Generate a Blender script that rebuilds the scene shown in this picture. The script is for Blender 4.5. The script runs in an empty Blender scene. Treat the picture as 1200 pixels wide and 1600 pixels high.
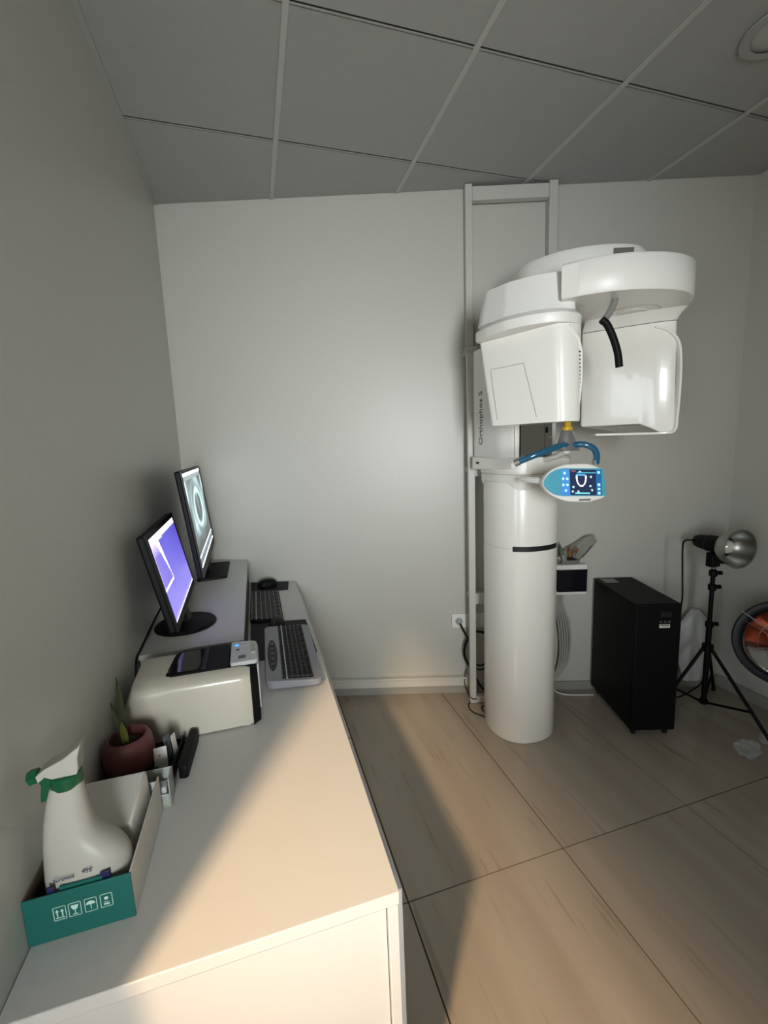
import bpy, bmesh, math, random
from mathutils import Vector, Matrix
random.seed(7)
S = bpy.context.scene
C = S.collection

# ---------------------------------------------------------------- camera
RC = ((0.957, -0.078, 0.279), (-0.287, -0.129, 0.949), (-0.038, -0.989, -0.146))   # columns: image right, image down, forward
ya, pi_, ro = math.radians(16.35169168), math.radians(8.40728874), math.radians(2.19913215)
fw = Vector((math.sin(ya)*math.cos(pi_), math.cos(ya)*math.cos(pi_), -math.sin(pi_)))
rt0 = Vector((math.cos(ya), -math.sin(ya), 0)); dn0 = fw.cross(rt0)
rt = rt0*math.cos(ro) + dn0*math.sin(ro); dn = -rt0*math.sin(ro) + dn0*math.cos(ro)
cam = bpy.data.objects.new('camera', bpy.data.cameras.new('camera')); C.objects.link(cam)
M = Matrix.Identity(4)
for i in range(3):
    M[i][0] = rt[i]; M[i][1] = -dn[i]; M[i][2] = -fw[i]
M.translation = Vector((0, 0, 1.48)); cam.matrix_world = M
cam.data.sensor_fit = 'HORIZONTAL'; cam.data.sensor_width = 36; cam.data.lens = 36*677.61/1200
cam.data.clip_start = .01
S.camera = cam

# ---------------------------------------------------------------- world, lights, exposure
w = bpy.data.worlds.new('world'); S.world = w; w.use_nodes = True
w.node_tree.nodes['Background'].inputs[0].default_value = (.82, .93, 1.0, 1)
w.node_tree.nodes['Background'].inputs[1].default_value = .22

def light(name, kind, loc, aim, energy, color, **kw):
    d = bpy.data.lights.new(name, kind); d.energy = energy; d.color = color
    for k, v in kw.items(): setattr(d, k, v)
    o = bpy.data.objects.new(name, d); C.objects.link(o); o.location = loc
    o.rotation_euler = (Vector(aim) - Vector(loc)).to_track_quat('-Z', 'Y').to_euler()
    return o
# warm ceiling lamp of the adjoining hall, seen through the opening in the left wall
light('hall_lamp', 'AREA', (-1.06, -.93, 2.7), (1.5, 2.3, .3), 92, (1.0, .70, .42), shape='DISK', size=.17)
# cool fill light added beyond the same opening to brighten the right side
light('fill_light', 'AREA', (-1.75, -1.0, 1.35), (1.6, 1.2, 1.3), 21, (.88, .96, 1.0), shape='RECTANGLE', size=1.0, size_y=1.5)
# added key light inside the room, its narrowed beam aimed at the back wall
light('key_light', 'AREA', (-.06, -1.8, 1.5), (.46, 2.4, 1.66), 13.2, (.93, .98, .99), shape='RECTANGLE', size=.5, size_y=1.0, spread=math.radians(70))

S.view_settings.view_transform = 'Standard'; S.view_settings.look = 'None'
S.view_settings.gamma = 1; S.view_settings.use_curve_mapping = False
S.view_settings.exposure = 0.3

# ---------------------------------------------------------------- materials
def lin(h):
    h = h.lstrip('#'); c = [int(h[i:i+2], 16)/255 for i in (0, 2, 4)]
    return tuple(x/12.92 if x <= .04045 else ((x+.055)/1.055)**2.4 for x in c) + (1,)
MATS = {}
def mat(name, hexc, rough=.5, metal=0, coat=0, noise=0, scale=40, bump=0, emit=0, trans=0, alpha=1, spec=.5):
    if name in MATS: return MATS[name]
    m = bpy.data.materials.new(name); m.use_nodes = True; nt = m.node_tree; b = nt.nodes['Principled BSDF']
    c = lin(hexc); b.inputs['Base Color'].default_value = c; b.inputs['Roughness'].default_value = rough
    b.inputs['Metallic'].default_value = metal; b.inputs['Coat Weight'].default_value = coat
    b.inputs['Coat Roughness'].default_value = .05; b.inputs['Specular IOR Level'].default_value = spec
    b.inputs['Transmission Weight'].default_value = trans; b.inputs['Alpha'].default_value = alpha
    if emit:
        b.inputs['Emission Color'].default_value = c; b.inputs['Emission Strength'].default_value = emit
    tc = nt.nodes.new('ShaderNodeTexCoord'); n = nt.nodes.new('ShaderNodeTexNoise')
    n.inputs['Scale'].default_value = scale; n.inputs['Detail'].default_value = 4
    nt.links.new(tc.outputs['Object'], n.inputs['Vector'])
    if noise:
        mx = nt.nodes.new('ShaderNodeMix'); mx.data_type = 'RGBA'
        mx.inputs[6].default_value = tuple(x*(1-noise) for x in c[:3]) + (1,); mx.inputs[7].default_value = tuple(min(1, x*(1+noise)) for x in c[:3]) + (1,)
        nt.links.new(n.outputs['Fac'], mx.inputs[0]); nt.links.new(mx.outputs[2], b.inputs['Base Color'])
    if bump:
        bp = nt.nodes.new('ShaderNodeBump'); bp.inputs['Strength'].default_value = bump; bp.inputs['Distance'].default_value = .002
        nt.links.new(n.outputs['Fac'], bp.inputs['Height']); nt.links.new(bp.outputs[0], b.inputs['Normal'])
    MATS[name] = m; return m
WALL = mat('wall_paint', '#c4c3bb', .40, noise=.02, scale=60, bump=.25)
CEIL = mat('ceiling_tile', '#a6a7a3', .9, noise=.05, scale=25, bump=.3)
RAIL = mat('ceiling_rail', '#b9bab5', .6, noise=.02)
SKIRT = mat('grey_skirting', '#a09e96', .35, noise=.06, scale=12)
RACE = mat('white_raceway', '#d0cec6', .5, noise=.02)
GROUT = mat('grout', '#2e2b26', .9, noise=.1)
DESK = mat('white_laminate', '#cac8c4', .45, noise=.015, scale=90)
WHITE = mat('gloss_white', '#f0eee7', .24, coat=.35, noise=.01, scale=8)
WHITE2 = mat('satin_white', '#ecebe5', .35, noise=.01, scale=8)
FRAMEW = mat('painted_steel', '#c6c5be', .45, noise=.03, scale=20)
BLACK = mat('black_plastic', '#08080a', .55, noise=.1, spec=.2)
GBLACK = mat('gloss_black', '#060607', .08, coat=.5, noise=.1)
UPSB = mat('black_steel', '#030304', .5, spec=.15, noise=.15, scale=200, bump=.1)
DKGREY = mat('dark_grey_plastic', '#1b1c1e', .5, noise=.1, spec=.35)
GREY = mat('grey_plastic', '#84858a', .38, noise=.05)
LGREY = mat('light_grey_plastic', '#b9bbbd', .4, noise=.03)
CREAM = mat('cream_plastic', '#bfbaab', .3, coat=.3, noise=.01)
CHROME = mat('chrome', '#d0d0d0', .12, metal=1, noise=.02)
BRUSH = mat('spun_aluminium', '#a9a9a4', .3, metal=1, noise=.04, scale=15)
SILVER = mat('silver_paint', '#9a9a99', .3, metal=.6, noise=.03)
BLUE = mat('blue_lacquer', '#1b5a7a', .15, coat=.6, noise=.03)
CYAN = mat('turquoise_plastic', '#4fa8c0', .3, coat=.2, noise=.02)
YEL = mat('yellow_plastic', '#d8ab12', .4, noise=.05)
MIRROR = mat('mirror', '#b8b8b4', .03, metal=1, noise=.01)
GREEN = mat('green_plastic', '#08502f', .35, noise=.05)
TEAL = mat('teal_card', '#035c54', .55, noise=.05, scale=10)
CARD = mat('white_card', '#cfcdc6', .6, noise=.03)
DCARD = mat('brown_card_inside', '#6a5a48', .8, noise=.08)
PAPER = mat('white_paper', '#e2e0d8', .7, noise=.02, scale=15, bump=.3)
TERRA = mat('dusky_red_ceramic', '#70403f', .5, noise=.06, scale=12)
SOIL = mat('dark_soil', '#2a1412', .9, noise=.3, scale=150, bump=1)
LEAF = mat('leaf_green', '#414a2c', .5, noise=.3, scale=25)
LEAFY = mat('leaf_yellow_green', '#7a7a3a', .5, noise=.2, scale=25)
CLEAR = mat('clear_acrylic', '#dfe6e4', .1, trans=.75, noise=.01)
FILM = mat('clear_film', '#d9dcd9', .12, trans=.2, alpha=.32, noise=.02, coat=.6)
BAG = mat('milky_bag', '#e4e6e4', .35, alpha=.85, noise=.04)
GCABLE = mat('grey_conduit', '#a3a39e', .5, noise=.05)
WCABLE = mat('white_cable', '#dcdcd8', .4, noise=.02)
PETAL = mat('coral_petal', '#a8452c', .6, noise=.25, scale=60)
DKWIN = mat('smoked_window', '#14131d', .15, coat=.3, noise=.05)
INK = mat('dark_ink', '#5c5f63', .5, noise=.05)
WINK = mat('white_ink', '#b8d6cd', .6, noise=.05)
NAVY = mat('navy_ink', '#141a4a', .5, noise=.05)
LINE = mat('grey_seam', '#a09f98', .6, noise=.02)
COPPER = mat('copper_glow_coil', '#a3482a', .3, metal=.8, noise=.2, scale=50)
NAVYM = mat('navy_enamel', '#060716', .4, spec=.3, noise=.05)
BULB = mat('bulb_glass', '#efefe8', .1, coat=.5, noise=.05, metal=.3)

def vcmat(name, strength, rough=.25):
    m = bpy.data.materials.new(name); m.use_nodes = True; nt = m.node_tree; b = nt.nodes['Principled BSDF']
    a = nt.nodes.new('ShaderNodeAttribute'); a.attribute_name = 'pic'
    b.inputs['Base Color'].default_value = (.01, .01, .01, 1); b.inputs['Roughness'].default_value = rough
    nt.links.new(a.outputs['Color'], b.inputs['Emission Color']); b.inputs['Emission Strength'].default_value = strength
    return m

def floor_mat():
    m = bpy.data.materials.new('floor_tile'); m.use_nodes = True; nt = m.node_tree; b = nt.nodes['Principled BSDF']
    tc = nt.nodes.new('ShaderNodeTexCoord'); oi = nt.nodes.new('ShaderNodeObjectInfo')
    add = nt.nodes.new('ShaderNodeVectorMath'); add.operation = 'ADD'
    mul = nt.nodes.new('ShaderNodeVectorMath'); mul.operation = 'MULTIPLY'; mul.inputs[1].default_value = (7, .55, 1)
    comb = nt.nodes.new('ShaderNodeCombineXYZ'); sc = nt.nodes.new('ShaderNodeMath'); sc.operation = 'MULTIPLY'; sc.inputs[1].default_value = 17
    nt.links.new(oi.outputs['Random'], sc.inputs[0]); nt.links.new(sc.outputs[0], comb.inputs[0]); nt.links.new(sc.outputs[0], comb.inputs[1])
    nt.links.new(tc.outputs['Object'], mul.inputs[0]); nt.links.new(mul.outputs[0], add.inputs[0]); nt.links.new(comb.outputs[0], add.inputs[1])
    n1 = nt.nodes.new('ShaderNodeTexNoise'); n1.inputs['Scale'].default_value = 1.0; n1.inputs['Detail'].default_value = 3; n1.inputs['Distortion'].default_value = .35
    n2 = nt.nodes.new('ShaderNodeTexNoise'); n2.inputs['Scale'].default_value = 4.2; n2.inputs['Detail'].default_value = 6; n2.inputs['Distortion'].default_value = .2
    nt.links.new(add.outputs[0], n1.inputs['Vector']); nt.links.new(add.outputs[0], n2.inputs['Vector'])
    r1 = nt.nodes.new('ShaderNodeValToRGB'); r1.color_ramp.elements[0].position = .3; r1.color_ramp.elements[1].position = .7
    r1.color_ramp.elements[0].color = lin('#9f9385'); r1.color_ramp.elements[1].color = lin('#afa495')
    r2 = nt.nodes.new('ShaderNodeValToRGB'); r2.color_ramp.elements[0].position = .27; r2.color_ramp.elements[1].position = .40
    r2.color_ramp.elements[0].color = lin('#dbd3ca'); r2.color_ramp.elements[1].color = (1, 1, 1, 1)
    nt.links.new(n1.outputs['Fac'], r1.inputs[0]); nt.links.new(n2.outputs['Fac'], r2.inputs[0])
    mx = nt.nodes.new('ShaderNodeMix'); mx.data_type = 'RGBA'; mx.blend_type = 'MULTIPLY'; mx.inputs[0].default_value = .8
    nt.links.new(r1.outputs[0], mx.inputs[6]); nt.links.new(r2.outputs[0], mx.inputs[7])
    nt.links.new(mx.outputs[2], b.inputs['Base Color']); b.inputs['Roughness'].default_value = .2
    b.inputs['Specular IOR Level'].default_value = .45
    return m
FLOOR = floor_mat()

# ---------------------------------------------------------------- frames and mesh helpers
AL = math.radians(17.4)                       # the back wall runs at this angle to the side walls
WRW = Matrix.Identity(4)
WALLF = Matrix.Rotation(-AL, 4, 'Z')          # local x along the back wall, local y towards it
WB = 2.4486                                   # distance of the back wall in that frame
BASE = {}
def mesh_of(bm, smooth=40):
    bmesh.ops.recalc_face_normals(bm, faces=bm.faces)
    me = bpy.data.meshes.new('m'); bm.to_mesh(me); bm.free()
    if smooth:
        me.shade_smooth(); me.set_sharp_from_angle(angle=math.radians(smooth))
    return me
def thing(name, base, label, cat, frame=WRW, group=None, kind=None):
    o = bpy.data.objects.new(name, None); C.objects.link(o); o.empty_display_size = .05
    o.matrix_world = frame @ Matrix.Translation(Vector(base)); BASE[o] = (Vector(base), frame)
    if label: o['label'] = label
    if cat: o['category'] = cat
    if group: o['group'] = group
    if kind: o['kind'] = kind
    return o
def obj(name, bm, m, parent=None, frame=WRW, base=None, label=None, cat=None, group=None, kind=None, bevel=0, seg=2, smooth=40):
    """bm is in frame coordinates; it becomes local to the parent's (or its own) base point."""
    if parent is not None: base, frame = BASE[parent]
    if base is None: base = Vector((0, 0, 0))
    base = Vector(base)
    bmesh.ops.translate(bm, verts=bm.verts, vec=-base)
    me = bm if isinstance(bm, bpy.types.Mesh) else mesh_of(bm, smooth)
    me.name = name; me.materials.append(m)
    o = bpy.data.objects.new(name, me); C.objects.link(o)
    if parent is not None: o.parent = parent
    else: o.matrix_world = frame @ Matrix.Translation(base)
    BASE[o] = (base, frame)
    if bevel:
        md = o.modifiers.new('bevel', 'BEVEL'); md.width = bevel; md.segments = seg; md.limit_method = 'ANGLE'; md.angle_limit = math.radians(35)
    if label: o['label'] = label
    if cat: o['category'] = cat
    if group: o['group'] = group
    if kind: o['kind'] = kind
    return o
def box(x0, x1, y0, y1, z0, z1, bm=None):
    bm = bm or bmesh.new()
    v = [bm.verts.new((x, y, z)) for z in (z0, z1) for y in (y0, y1) for x in (x0, x1)]
    for f in ((0, 2, 3, 1), (4, 5, 7, 6), (0, 1, 5, 4), (2, 6, 7, 3), (0, 4, 6, 2), (1, 3, 7, 5)): bm.faces.new([v[i] for i in f])
    return bm
def prism(pts, z0, z1, bm=None, top=None):
    bm = bm or bmesh.new(); top = top or pts; n = len(pts)
    a = [bm.verts.new((p[0], p[1], z0)) for p in pts]; b = [bm.verts.new((p[0], p[1], z1)) for p in top]
    bm.faces.new(a[::-1]); bm.faces.new(b)
    for i in range(n): bm.faces.new((a[i], a[(i+1) % n], b[(i+1) % n], b[i]))
    return bm
def loft(rings, bm=None, caps=True):
    bm = bm or bmesh.new(); R = [[bm.verts.new(p) for p in r] for r in rings]; n = len(R[0])
    for a, b in zip(R, R[1:]):
        for i in range(n): bm.faces.new((a[i], a[(i+1) % n], b[(i+1) % n], b[i]))
    if caps: bm.faces.new(R[0][::-1]); bm.faces.new(R[-1])
    return bm
def tube(pts, r, n=8, bm=None, caps=True, radii=None):
    pts = [Vector(p) for p in pts]; rings = []; ref = Vector((0, 0, 1))
    for i, p in enumerate(pts):
        t = (pts[min(i+1, len(pts)-1)] - pts[max(i-1, 0)]).normalized()
        if i == 0:
            ref = Vector((0, 0, 1)) if abs(t.z) < .9 else Vector((1, 0, 0))
        s = t.cross(ref).normalized(); ref = s.cross(t).normalized()
        rr = radii[i] if radii else r
        rings.append([p + (s*math.cos(a) + ref*math.sin(a))*rr for a in [2*math.pi*k/n for k in range(n)]])
    return loft(rings, bm, caps)
def curve(ctrl, n=24):
    P = [Vector(p) for p in ctrl]; P = [2*P[0]-P[1]] + P + [2*P[-1]-P[-2]]; out = []
    for i in range(1, len(P)-2):
        for k in range(n):
            t = k/n; a, b, c, d = P[i-1:i+3]
            out.append(.5*((2*b) + (c-a)*t + (2*a-5*b+4*c-d)*t*t + (3*b-a-3*c+d)*t**3))
    out.append(P[-2]); return out
def lathe(prof, c, axis=(0, 0, 1), n=32, bm=None, caps=True):
    ax = Vector(axis).normalized(); s = ax.orthogonal().normalized(); t = ax.cross(s); c = Vector(c)
    return loft([[c + ax*h + (s*math.cos(a) + t*math.sin(a))*max(r, 1e-4) for a in [2*math.pi*k/n for k in range(n)]] for r, h in prof], bm, caps)
def superell(cx, cy, rx, ry, z, e=2.0, n=32):
    out = []
    for k in range(n):
        a = 2*math.pi*k/n; ca, sa = math.cos(a), math.sin(a)
        out.append((cx + rx*math.copysign(abs(ca)**(2/e), ca), cy + ry*math.copysign(abs(sa)**(2/e), sa), z))
    return out
def roundpoly(pts, rads, n=6):
    out = []; N = len(pts)
    for i in range(N):
        p = Vector(pts[i]).to_2d() if len(pts[i]) > 2 else Vector(pts[i]); a = Vector(pts[i-1][:2]); b = Vector(pts[(i+1) % N][:2])
        r = rads[i] if isinstance(rads, (list, tuple)) else rads
        if r <= 0: out.append((p.x, p.y)); continue
        u = (a-p); v = (b-p); d = min(r, u.length*.49, v.length*.49); A = p+u.normalized()*d; B = p+v.normalized()*d
        for k in range(n+1):
            t = k/n; q = A*(1-t)**2 + p*2*t*(1-t) + B*t*t; out.append((q.x, q.y))
    return out
def textmesh(s, size, mtx, depth=.0006, align='LEFT'):
    cu = bpy.data.curves.new('t', 'FONT'); cu.body = s; cu.size = size; cu.extrude = depth; cu.align_x = align; cu.resolution_u = 3
    o = bpy.data.objects.new('t', cu); C.objects.link(o); bpy.context.view_layer.update()
    me = bpy.data.meshes.new_from_object(o.evaluated_get(bpy.context.evaluated_depsgraph_get()))
    bpy.data.objects.remove(o); bm = bmesh.new(); bm.from_mesh(me); bpy.data.meshes.remove(me)
    bmesh.ops.transform(bm, matrix=mtx, verts=bm.verts); return bm
def basis(o, x, y):
    x = Vector(x).normalized(); z = x.cross(Vector(y)).normalized(); y = z.cross(x)
    m = Matrix.Identity(4)
    for i in range(3): m[i][0] = x[i]; m[i][1] = y[i]; m[i][2] = z[i]
    m.translation = Vector(o); return m
def picture(name, m, parent, c00, ux, uy, nx, ny, fn):
    """flat screen picture: nx x ny cells coloured by fn(u, v), v from the top"""
    b0, fr = BASE[parent]; c00 = Vector(c00) - b0; ux = Vector(ux); uy = Vector(uy)
    me = bpy.data.meshes.new(name)
    vs = [c00 + ux*(i/nx) + uy*(j/ny) for j in range(ny+1) for i in range(nx+1)]
    fs = [(j*(nx+1)+i, j*(nx+1)+i+1, (j+1)*(nx+1)+i+1, (j+1)*(nx+1)+i) for j in range(ny) for i in range(nx)]
    me.from_pydata(vs, [], fs); at = me.color_attributes.new('pic', 'FLOAT_COLOR', 'CORNER')
    for j in range(ny):
        for i in range(nx):
            c = fn((i+.5)/nx, 1-(j+.5)/ny); k = (j*nx+i)*4
            for q in range(4): at.data[k+q].color = (c[0], c[1], c[2], 1)
    me.materials.append(m); o = bpy.data.objects.new(name, me); C.objects.link(o); o.parent = parent
    return o
def srgb(r, g, b): return lin('%02x%02x%02x' % (int(r), int(g), int(b)))[:3]
def mixc(a, b, t): t = max(0, min(1, t)); return tuple(x*(1-t)+y*t for x, y in zip(a, b))

# ================================================================ THE SETTING
XL, XR, ZC = -.395, 2.555, 2.773
def wally(x): return (WB - x*math.sin(AL)) / math.cos(AL)
def clip(bm, off=0):                                     # cut a world-space mesh along the back wall
    nrm = Vector((math.sin(AL), math.cos(AL), 0))
    bmesh.ops.bisect_plane(bm, geom=bm.verts[:]+bm.edges[:]+bm.faces[:], plane_co=nrm*(WB-off), plane_no=nrm, clear_outer=True)
    ed = [e for e in bm.edges if e.is_boundary]
    if ed: bmesh.ops.holes_fill(bm, edges=ed)
    return bm
YF = -1.9
floor = obj('floor', box(-2.6, XR+.1, YF-.1, 2.85, -.1, -.006), GROUT, kind='structure')
xs = [-2.62, -2.022, -1.424, -.826, -.224, .374, .978, 1.572, 2.172, 2.66]; ys = [-2.0, -1.235, -.035, 1.165, 2.365, 2.85]
for i in range(len(xs)-1):
    for j in range(len(ys)-1):
        x0, x1, y0, y1 = xs[i]+.0024, xs[i+1]-.0024, ys[j]+.0024, ys[j+1]-.0024
        bm = clip(box(x0, min(x1, XR), y0, y1, -.012, 0), .001)
        if len(bm.verts) < 4: bm.free(); continue
        obj('tile', bm, FLOOR, parent=floor, smooth=0)
# ceiling: grid rails and tiles
ceiling = obj('ceiling', box(-2.6, XR+.1, YF-.1, 2.85, ZC+.05, ZC+.12), CEIL, kind='structure')
cx = [-2.2, -1.6, -.99, XL, .193, .81, 1.417, 2.035, XR]; cy = [YF, -1.53, -.93, -.33, .27, .87, 1.47, 2.064, 2.9]
for i in range(len(cx)-1):
    for j in range(len(cy)-1):
        bm = clip(box(cx[i]+.006, cx[i+1]-.006, cy[j]+.008, cy[j+1]-.008, ZC+.002, ZC+.016), .002)
        if len(bm.verts) < 4: bm.free(); continue
        if random.random() < .5: bmesh.ops.rotate(bm, cent=((cx[i]+cx[i+1])/2, (cy[j]+cy[j+1])/2, ZC+.01), matrix=Matrix.Rotation(random.uniform(-.004, .004), 3, 'X'), verts=bm.verts)
        obj('tile', bm, CEIL, parent=ceiling, smooth=0)
for x in cx[1:-1]:
    if x == XL: continue
    obj('rail', clip(box(x-.010, x+.010, YF, 2.9, ZC-.003, ZC+.001), .002), RAIL, parent=ceiling, smooth=0)
for y in cy[1:-1]:
    obj('rail', clip(box(XL if y > .3 else -2.2, XR, y-.003, y+.003, ZC-.0005, ZC+.001), .002), CEIL, parent=ceiling, smooth=0)
obj('rail', box(XL, XL+.018, .3, wally(XL)-.02, ZC-.004, ZC), CEIL, parent=ceiling, smooth=0)
obj('rail', box(XR-.018, XR, YF, wally(XR)-.02, ZC-.004, ZC), CEIL, parent=ceiling, smooth=0)

obj('wall_back', box(-1.5, 2.3, WB, WB+.12, -.1, ZC+.1), WALL, frame=WALLF, kind='structure', smooth=0)
HD = 1.98                                                # head height of the opening in the left wall
wl = bmesh.new(); box(XL-.12, XL, .30, 2.85, -.1, ZC+.1, wl); box(XL-.12, XL, -1.35, .30, HD, ZC+.1, wl); box(XL-.12, XL, YF, -1.35, -.1, ZC+.1, wl)
obj('wall_left', wl, WALL, kind='structure', smooth=0)
obj('wall_right', box(XR, XR+.12, YF-.1, 2.3, -.1, ZC+.1), WALL, kind='structure', smooth=0)
wf = bmesh.new(); box(XL, -.3, YF-.12, YF, -.1, ZC+.1, wf); box(.5, XR, YF-.12, YF, -.1, ZC+.1, wf); box(-.3, .5, YF-.12, YF, 2.1, ZC+.1, wf); box(-2.6, XL, YF-.12, YF, -.1, ZC+.1, wf)
obj('wall_front', wf, WALL, kind='structure', smooth=0)
obj('baseboard_back', box(-1.5, 1.94, WB-.012, WB, 0, .052), SKIRT, frame=WALLF, kind='structure', bevel=.002)
rc = bmesh.new(); box(-1.2, .44, WB-.028, WB, .054, .108, rc); box(-1.2, .44, WB-.034, WB, .100, .112, rc)
obj('trim_1', rc, RACE, frame=WALLF, kind='structure', bevel=.003)
obj('baseboard_right', box(XR-.014, XR, YF, wally(XR)+.01, 0, .07), SKIRT, kind='structure', bevel=.003)
obj('baseboard_left', box(XL, XL+.012, .3, 2.66, 0, .06), SKIRT, kind='structure', bevel=.003)

# round ceiling lamp (off)
t = thing('ceiling_downlight', (1.745, 1.165, ZC-.003), 'round white recessed downlight, switched off, in the ceiling at the top right', 'ceiling lamp')
obj('rim', lathe([(.085, -.001), (.105, -.004), (.11, .0), (.108, .004), (.08, .004)], (1.745, 1.165, ZC-.005), (0, 0, -1), 40, caps=False), CEIL, t)
obj('diffuser', lathe([(.0001, .004), (.05, .003), (.085, -.002)], (1.745, 1.165, ZC-.003), (0, 0, -1), 40), mat('frosted_diffuser', '#b4b5b0', .5, noise=.02), t)

# ================================================================ DESK AND RISER
DX, DY, DZ = .181, .611, .73
t = thing('desk', (-.1, 1.5, 0), 'long white laminate desk along the left wall with warm light on its near end', 'desk')
obj('desk_top', clip(box(XL+.002, DX, DY, 2.9, DZ-.025, DZ), .004), DESK, t, bevel=.002)
obj('end_panel', box(XL+.03, DX-.022, DY+.012, DY+.03, 0, DZ-.026), DESK, t, bevel=.001)
obj('side_panel', box(DX-.0205, DX-.002, DY+.003, 2.4, 0, DZ-.026), DESK, t, bevel=.0015)
for k in range(4):
    y0 = DY+.03+k*.44
    d = obj('door', box(DX-.002, DX+.014, y0, y0+.434, .06, DZ-.032), DESK, t, bevel=.0015)
    obj('handle', tube([(DX+.014, y0+.38, .55), (DX+.034, y0+.38, .55), (DX+.034, y0+.38, .43), (DX+.014, y0+.38, .43)], .004), CHROME, d)
RZ, RX, RY = .87, -.078, 1.44
t = thing('desk_riser', (-.24, 2.0, DZ), 'raised white shelf on the far end of the desk carrying both monitors', 'shelf')
obj('shelf_top', clip(box(XL+.002, RX, RY, 2.9, RZ-.018, RZ), .004), DESK, t, bevel=.0015)
obj('front_panel', box(XL+.006, RX-.0205, RY+.006, RY+.022, DZ+.0005, RZ-.0185), DESK, t)
obj('side_panel', box(RX-.02, RX-.001, RY+.001, 2.52, DZ+.0005, RZ-.0185), mat('shaded_edge', '#36383b', .5, noise=.03), t)  # side of the white shelf, its shade painted in as dark grey

# ================================================================ MONITORS
def monitor(c, yaw, tilt, W, H, label, bez, stand, fn, nx, ny, strength, back, scrz, base_c):
    c = Vector(c); fx = Vector((math.cos(yaw), math.sin(yaw), 0)); wy = Vector((-math.sin(yaw), math.cos(yaw), 0))
    up = Vector((0, 0, 1))*math.cos(tilt) - fx*math.sin(tilt); nr = wy.cross(up)
    def P(a, b, d): return c + wy*a + up*b + nr*d
    t = thing('monitor', base_c, label, 'monitor')
    bl, bt, bb = bez
    fr = bmesh.new()
    def slab(a0, a1, b0, b1, d0, d1, bm):
        v = [bm.verts.new(P(a, b, d)) for d in (d0, d1) for b in (b0, b1) for a in (a0, a1)]
        for f in ((0, 2, 3, 1), (4, 5, 7, 6), (0, 1, 5, 4), (2, 6, 7, 3), (0, 4, 6, 2), (1, 3, 7, 5)): bm.faces.new([v[i] for i in f])
        return bm
    obj('casing', slab(-W/2, W/2, 0, H, -back, -.004, bmesh.new()), BLACK, t, bevel=.006)
    slab(-W/2, -W/2+bl, 0, H, -.006, 0, fr); slab(W/2-bl, W/2, 0, H, -.006, 0, fr); slab(-W/2+bl, W/2-bl, 0, bb, -.006, 0, fr); slab(-W/2+bl, W/2-bl, H-bt, H, -.006, 0, fr)
    obj('bezel', fr, BLACK if stand == 'round' else DKGREY, t)
    m = vcmat('screen_'+stand, strength)
    w0, h0 = W-2*bl, H-bt-bb
    picture('screen', m, t, P(-W/2+bl, bb, -.002), wy*w0, up*h0, nx, ny, fn)
    return t, P
# near monitor: purple desktop with a white window
def scr1(u, v):
    c = mixc(srgb(88, 88, 190), srgb(132, 122, 208), v)
    c = mixc(c, srgb(62, 52, 155), max(0, (u-.45)*1.3)*(1-v))
    hv = .10 - .02*u
    if v < hv: return mixc(srgb(252, 240, 255), srgb(225, 205, 245), v/hv)
    xe = .27 + .09*(v-.1)/.52; wd = .10*max(.14, 1 - (v-.1)/.5)
    if v < .62 and u < xe:
        c = mixc(srgb(222, 200, 245), srgb(118, 108, 196), (v-.08)/.16)
        c = mixc(c, srgb(236, 220, 250), max(0, .8-u/.05))
    if v < .62 and xe-wd < u < xe: c = srgb(254, 250, 255)
    if .605 < v < .628 and u < xe: c = srgb(248, 244, 255)
    if v > .978: c = srgb(248, 244, 255)
    elif v > .955: c = srgb(150, 140, 205)
    return c
M1c = (-.277, 1.715, .93)
t, P = monitor(M1c, .032, .195, .557, .322, 'near monitor with a purple screen on a round black foot', (.018, .018, .022), 'round', scr1, 90, 60, 1.25, .028, 0, (-.30, 1.66, RZ+.0005))
obj('foot', lathe([(.104, 0), (.105, .004), (.10, .010), (.04, .016), (.03, .02)], (-.282, 1.655, RZ+.0005), n=40), BLACK, t)
obj('neck', loft([[(-.282+a*.018, 1.66+b*.035, RZ+.015) for a, b in ((-1, -1), (1, -1), (1, 1), (-1, 1))], [tuple(P(b*.035, .05, -.03+a*.012)) for a, b in ((-1, -1), (1, -1), (1, 1), (-1, 1))]]), BLACK, t, bevel=.004)
# far monitor: panoramic x-ray
def scr2(u, v):
    if v < .03: return srgb(235, 240, 240)
    if v < .085: return srgb(70, 76, 78)
    if v > .985: return srgb(235, 240, 240)
    if v > .90: return srgb(48, 58, 62)
    if v > .885: return srgb(235, 240, 240)
    vv = (v-.085)/.8; x = (u-.5)*2; y = vv
    g = 52 + 26*math.sin(11*u+5*v)*math.sin(7*v+2*u)
    g += 150*math.exp(-((abs(x)-.98)/.13)**2)*math.exp(-((y-.12)/.2)**2)
    r = math.hypot(x/.55, (y-.45)/.34)
    g += 118*math.exp(-((r-.78)/.16)**2)
    g += 70*math.exp(-((r-1.25)/.25)**2)*(1 if y < .8 else .4)
    g += 90*math.exp(-(x/.05)**2)*math.exp(-((y-.4)/.2)**2)
    if y > .6: g *= (1.15-1.1*(y-.6))
    g += 22*math.sin(34*x)*math.exp(-((y-.55)/.12)**2)
    g = max(30, min(185, g*.74)); return srgb(g*.84, g*.98, g)
M2c = (-.232, 2.16, 1.0)
t, P = monitor(M2c, .03, .104, .74, .425, 'far monitor showing a dental panoramic x-ray on a square black foot', (.010, .012, .035), 'square', scr2, 90, 60, 4.6, .026, 0, (-.24, 2.35, RZ+.0005))
obj('foot', prism(roundpoly([(-.31, 2.21), (-.172, 2.225), (-.172, 2.53), (-.29, 2.54)], .012), RZ+.0005, RZ+.014), BLACK, t, bevel=.003)
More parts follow.
